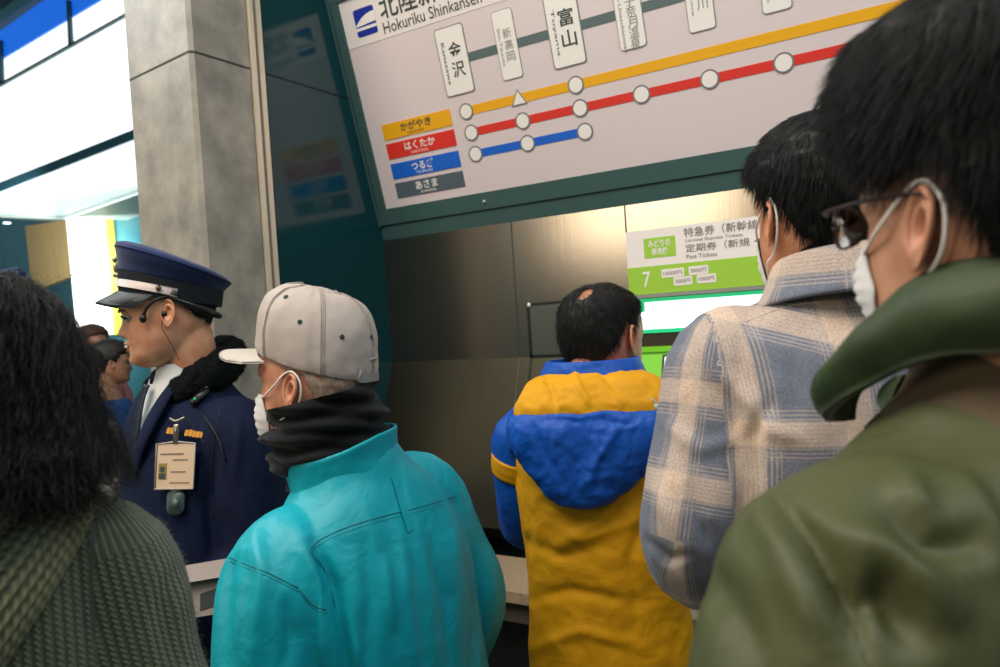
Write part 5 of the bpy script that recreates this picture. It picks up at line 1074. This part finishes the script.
# ------------------------------------------------------------------ woman with long curly hair
def curly_woman():
    bf = Fr(W(-66, 470, .80), -12); hf = Fr(W(-40, 414, .80), -18, 4, 0)
    t = thing('person', 'person with long curly black hair in olive green ribbed knit hooded cardigan', 'person', (bf.O[0], bf.O[1], 0))
    J = dict(L=[(-.155, 0, -.10), (-.20, .0, -.36), (-.16, .13, -.55)], R=[(.155, 0, -.10), (.20, .0, -.36), (.16, .13, -.55)], lean=0)
    make_body(t, hf, bf, J, skin_mat('skin_fair', '#dca88a', '#c48c70'))
    make_legs(t, bf, BLK, SHOE, 0)
    km = knit_mat('green_rib_knit', '#7b8063', '#3d4432'); km2 = knit_mat('green_hood_knit', '#84855f', '#434833')
    ts = torso(bf, [(.0, -.01, .085, .080, 2), (-.03, -.012, .125, .095, 2), (-.06, -.014, .155, .108, 2.2), (-.11, -.014, .172, .120, 2.3), (-.20, -.014, .176, .128, 2.4), (-.34, -.01, .170, .126, 2.4), (-.48, 0, .175, .130, 2.3), (-.62, 0, .19, .138, 2.2), (-.76, 0, .198, .142, 2.2)])
    mk = lambda s: limb([bf.p(s*.09, 0, -.10), bf.p(s*.158, -.003, -.125), bf.p(s*.182, -.006, -.24), bf.p(s*.205, .0, -.36), bf.p(s*.185, .06, -.45), bf.p(s*.165, .12, -.53)], [.056, .074, .068, .064, .058, .048])
    V, F = cloth([ts, mk(-1), mk(1)], .0055, 5, [([(178, 560), (165, 610), (172, 667)], .012, -.006)], .004, (8, 8, 5), 81)
    cg = obj('cardigan', (V, F), km, t); set_weave(cg, arm_uv(bf, V, J, lambda L: np.column_stack([L[:, 0]+.3*L[:, 1], L[:, 2]]), .165))
    P0, n0 = sample(V, F, 9000, lambda c: (c[:, 2] > .9).astype(float), 8); sv, sf = strands(P0, n0, lambda P: np.tile([0, 0, -.3], (len(P), 1)), .007, 3, .00018, 1.0, jit=.8, seed=8)
    fz = obj('wool_fuzz', (sv, sf), mat('wool_fuzz', '#6f7a5e', .9), t); fz['kind'] = 'stuff'
    # hood: two thick ribbed folds crossing the back
    def ribbed(pts, rad, flat, seed, nrib=26, amp=.0035):
        V, F = tube(pts, rad, nrib*8, 8, flat, (0, 0, 1)); S = nrib*8; M_ = (len(V)-2)//S; ctr = V[:M_*S].reshape(M_, S, 3).mean(1); k = np.cos(np.arange(S)*2*math.pi*nrib/S)
        W_ = V[:M_*S].reshape(M_, S, 3); d = W_-ctr[:, None]; d /= np.linalg.norm(d, axis=2)[..., None]; W_ = W_+d*(amp*k)[None, :, None]; V[:M_*S] = W_.reshape(-1, 3)
        V = V+(.003*fbm(V, 12, seed, 2))[:, None]*[.3, -.4, .3]; uv = np.zeros((len(V), 2)); uv[:M_*S, 0] = np.tile(np.arange(S)/S*nrib*.009, M_); uv[:M_*S, 1] = np.repeat(np.linspace(0, .35, M_), S)
        return V, F, uv
    for i, (pts, rad, fl, lab) in enumerate((
        ([bf.p(.120, .03, -.045), bf.p(.118, -.06, -.058), bf.p(.085, -.115, -.110), (bf.p(.03, -.135, -.170)), bf.p(-.05, -.135, -.20), bf.p(-.11, -.11, -.16), bf.p(-.125, -.04, -.06)], [.030, .042, .052, .056, .056, .046, .034], .62, None),
        ([bf.p(.085, .02, -.005), bf.p(.082, -.06, -.012), bf.p(.045, -.105, -.050), bf.p(-.02, -.115, -.075), bf.p(-.075, -.08, -.03)], [.030, .040, .046, .046, .036], .7, None))):
        V, F, uv = ribbed(pts, rad, fl, 90+i); h = obj('hood', (V, F), km2, t); set_weave(h, uv)
    # hair: a heavy mass of curls with loose strands
    R = []
    for z, x, y, a, b in ((.140, .015, -.01, .02, .03), (.135, .015, -.01, .055, .065), (.115, .01, -.013, .088, .105), (.08, .005, -.015, .104, .122), (.03, .0, -.02, .120, .130), (-.02, .0, -.03, .136, .132), (-.05, .012, -.04, .146, .128), (-.068, .016, -.05, .136, .11), (-.083, .02, -.055, .11, .08), (-.090, .02, -.06, .05, .04)):
        R.append(sring(hf.p(x, y, z), hf.v(a*.92, 0, 0), hf.v(0, b*.92, 0), 2.1, 60))
    Vb, Fb, Nb = remesh([loft(catmull(np.array(R).reshape(len(R), -1), 4).reshape(-1, 60, 3))], .006, 2)
    L = hf.inv(Vb); open_ = smoothstep(.02, .07, L[:, 1])*smoothstep(.07, .04, np.abs(L[:, 0]))*smoothstep(.09, .05, L[:, 2])
    Vb = Vb+Nb*(.009*fbm(Vb, (26, 26, 8), 5, 3)-.003)[:, None]; ctr = hf.p(0, -.02, 0); Vb = Vb+(ctr-Vb)*(open_*.45)[:, None]*[1, 1, 0]
    tr = bvh(Vb, Fb)
    P0, n0 = sample(Vb, Fb, 5200, lambda c: (hf.inv(c)[:, 2] > -.02)*np.where(hf.inv(c)[:, 1] > .05, .15, 1.0), 31)
    top = hf.p(0, -.0, .16); fl = lambda P: (lambda d: d/np.linalg.norm(d, axis=1)[:, None])((P-top)*[1, 1, .4]+[0, 0, -.12])
    sv, sf = strands(P0, n0, fl, .10, 18, .00042, .01, curl=.0045, cfreq=2.0, tree=tr, hover=.004, jit=.07, seed=31)
    P1, n1 = sample(Vb, Fb, 1700, lambda c: (hf.inv(c)[:, 2] > -.055)*np.where(hf.inv(c)[:, 1] > .06, .1, 1.0), 32)
    sv1, sf1 = strands(P1, n1, lambda P: np.tile([.25, -.1, -.75], (len(P), 1)), .05, 12, .0002, .22, curl=.006, cfreq=1.5, jit=.22, seed=33)
    P2, n2 = sample(Vb, Fb, 420, lambda c: (hf.inv(c)[:, 2] < -.04)*(hf.inv(c)[:, 2] > -.09)*(hf.inv(c)[:, 1] < .02)*1.0, 34)
    sv2, sf2 = strands(P2, n2, lambda P: np.tile([.0, 0, -1.0], (len(P), 1)), .055, 14, .0006, .15, curl=.012, cfreq=1.8, jit=.15, seed=35)
    obj('hair', join([(Vb, Fb), (sv, sf), (sv1, sf1), (sv2, sf2)]), mat('curly_black_hair', '#070a0a', .45, spec=.4), t)
    return t

# ------------------------------------------------------------------ far passers-by in the concourse
def passer(px, y, d, th, top, bottom, hairc, label, hatted=False):
    hf = Fr(W(px, y, d), th, 4); bo = hf.O-np.array([0, 0, .20]); bf = Fr(bo, th); t = thing('person', label, 'person', (bo[0], bo[1], 0), None)
    sc = bo[2]/1.4; J = dict(L=[(-.17, 0, -.10), (-.21, .01, -.36), (-.16, .16, -.50)], R=[(.17, 0, -.10), (.21, .01, -.36), (.16, .16, -.50)], lean=0)
    make_body(t, hf, bf, J, skin_mat('skin_far', '#d9a488', '#c48a6c'), low=True)
    ts = torso(bf, [(.0, 0, .075, .072, 2), (-.05, 0, .15, .10, 2.2), (-.11, .0, .18, .118, 2.3), (-.34, .0, .18, .13, 2.4), (-.62, 0, .19, .132, 2.2), (-.74, 0, .195, .135, 2.2)], 32)
    mk = lambda s: limb([bf.p(s*.11, 0, -.10), bf.p(s*.168, 0, -.125), bf.p(s*.21, .01, -.36), bf.p(s*.165, .15, -.49)], [.06, .072, .062, .048], S=14)
    V, F, Nn = remesh([ts, mk(-1), mk(1)], .012, 3); V = V+Nn*(.005*fbm(V, 9, 5, 2))[:, None]; obj('coat', (V, F), fabric('coat_cloth', top, .85), t)
    P = []
    for s in (-1, 1):
        hip = bf.p(s*.085, 0, -.6); ft = bf.p(s*.1, 0, 0); ft[2] = .04; P.append(tube([hip, hip*.5+ft*.5, ft], [.10, .075, .06], 14, 4))
    V, F, _ = remesh(P+[loft([sring(bf.p(0, 0, z), bf.v(.165, 0, 0), bf.v(0, .12, 0), 2.2, 24) for z in (-.45, -.55, -.68)])], .014, 2); obj('trousers', (V, F), fabric('trouser_cloth', bottom, .85), t)
    for s in (-1, 1):
        ft = bf.p(s*.1, 0, 0); fr = Fr((ft[0], ft[1], 0), th); obj('shoe', shoe(fr, 0), SHOE, t)
    Vh, Fh, _, _ = hair_shell([(0, .07), (60, .05), (80, .0), (96, .03), (120, -.05), (180, -.07)], lambda z, az: .008+.012*smoothstep(-.03, .05, z), S=48, M=36); obj('hair', (hf.p(Vh), Fh), mat('far_hair', hairc, .6), t)
    return t
turquoise_man(); yellow_man(); plaid_man(); olive_man(); officer(); curly_woman()
passer(93, 345, 5.2, 120, '#c9868a', '#31343c', '#5b4030', 'distant blurred person in pinkish coat walking below the lit white column')
passer(112, 364, 4.4, 60, '#234f86', '#22252c', '#26211f', 'distant blurred person in blue coat just left of the officer')
passer(80, 372, 4.0, -150, '#b9b2a8', '#2b2f38', '#20201f', 'distant blurred person in pale grey coat behind the curly hair')
# folded leaflet in the officer's hands
lc = W(203, 588, 1.42); lr = np.array([math.cos(YAW), math.sin(YAW), .10]); lr /= np.linalg.norm(lr); lu = np.array([-.25, .35, .9]); lu = lu-lr*np.dot(lu, lr); lu /= np.linalg.norm(lu); ln = np.cross(lr, lu)
def lf(s, t_, l=0.0): return lc+lr*s+lu*t_+ln*l
lt = thing('leaflet', 'white folded leaflet with dark printed panel held low between green cardigan and turquoise jacket', 'leaflet', lc)
lw = mat('leaflet_paper', '#8a7d74', .6)
obj('sheet', prism([lf(-.09, -.05), lf(.09, -.05), lf(.09, .045), lf(-.09, .045)], ln*.0012), lw, lt, False)
obj('folded_flap', prism([lf(-.09, .046, .001), lf(.09, .046, .001), lf(.09, .01, .022), lf(-.09, .01, .022)], ln*.0010), lw, lt, False)
obj('printed_panel', prism([lf(-.004, -.040, .0022), lf(.035, -.034, .0022), lf(.035, -.004, .0022), lf(-.004, -.010, .0022)], ln*.0006), mat('leaflet_ink', '#20262a', .6), lt, False)
# microphone poking in at the far left, on its boom and stand
mb, mt_ = W(-46, 288, 1.15), W(24, 275, 1.15)
t = thing('boom_microphone', 'dark blue foam tipped rod with white ring poking in from the left above curly hair', 'microphone', (mb[0], mb[1], 0))
d = (mt_-mb)/np.linalg.norm(mt_-mb)
obj('foam_cover', tube([mt_-d*.045, mt_-d*.035, mt_-d*.02, mt_-d*.006, mt_, mt_+d*.001], [.010, .0135, .0145, .013, .006, .001], 20, 4), mat('dark_blue_foam', '#0d2c52', .9, bump=.5, bscale=600), t)
obj('ring', tube([mt_-d*.050, mt_-d*.044], .0095, 18, 1), mat('white_ring', '#dfe3e6', .4), t)
obj('boom', tube([mt_-d*.05, mb], .0065, 12, 1), M['black'], t)
obj('stand_pole', tube([mb+[0, 0, .03], [mb[0], mb[1], .05]], .010, 12, 1), M['black'], t)
for k in range(3):
    a = math.radians(120*k+20); obj('leg', tube([[mb[0], mb[1], .16], [mb[0]+.28*math.cos(a), mb[1]+.28*math.sin(a), .010]], .009, 10, 1), M['black'], t)
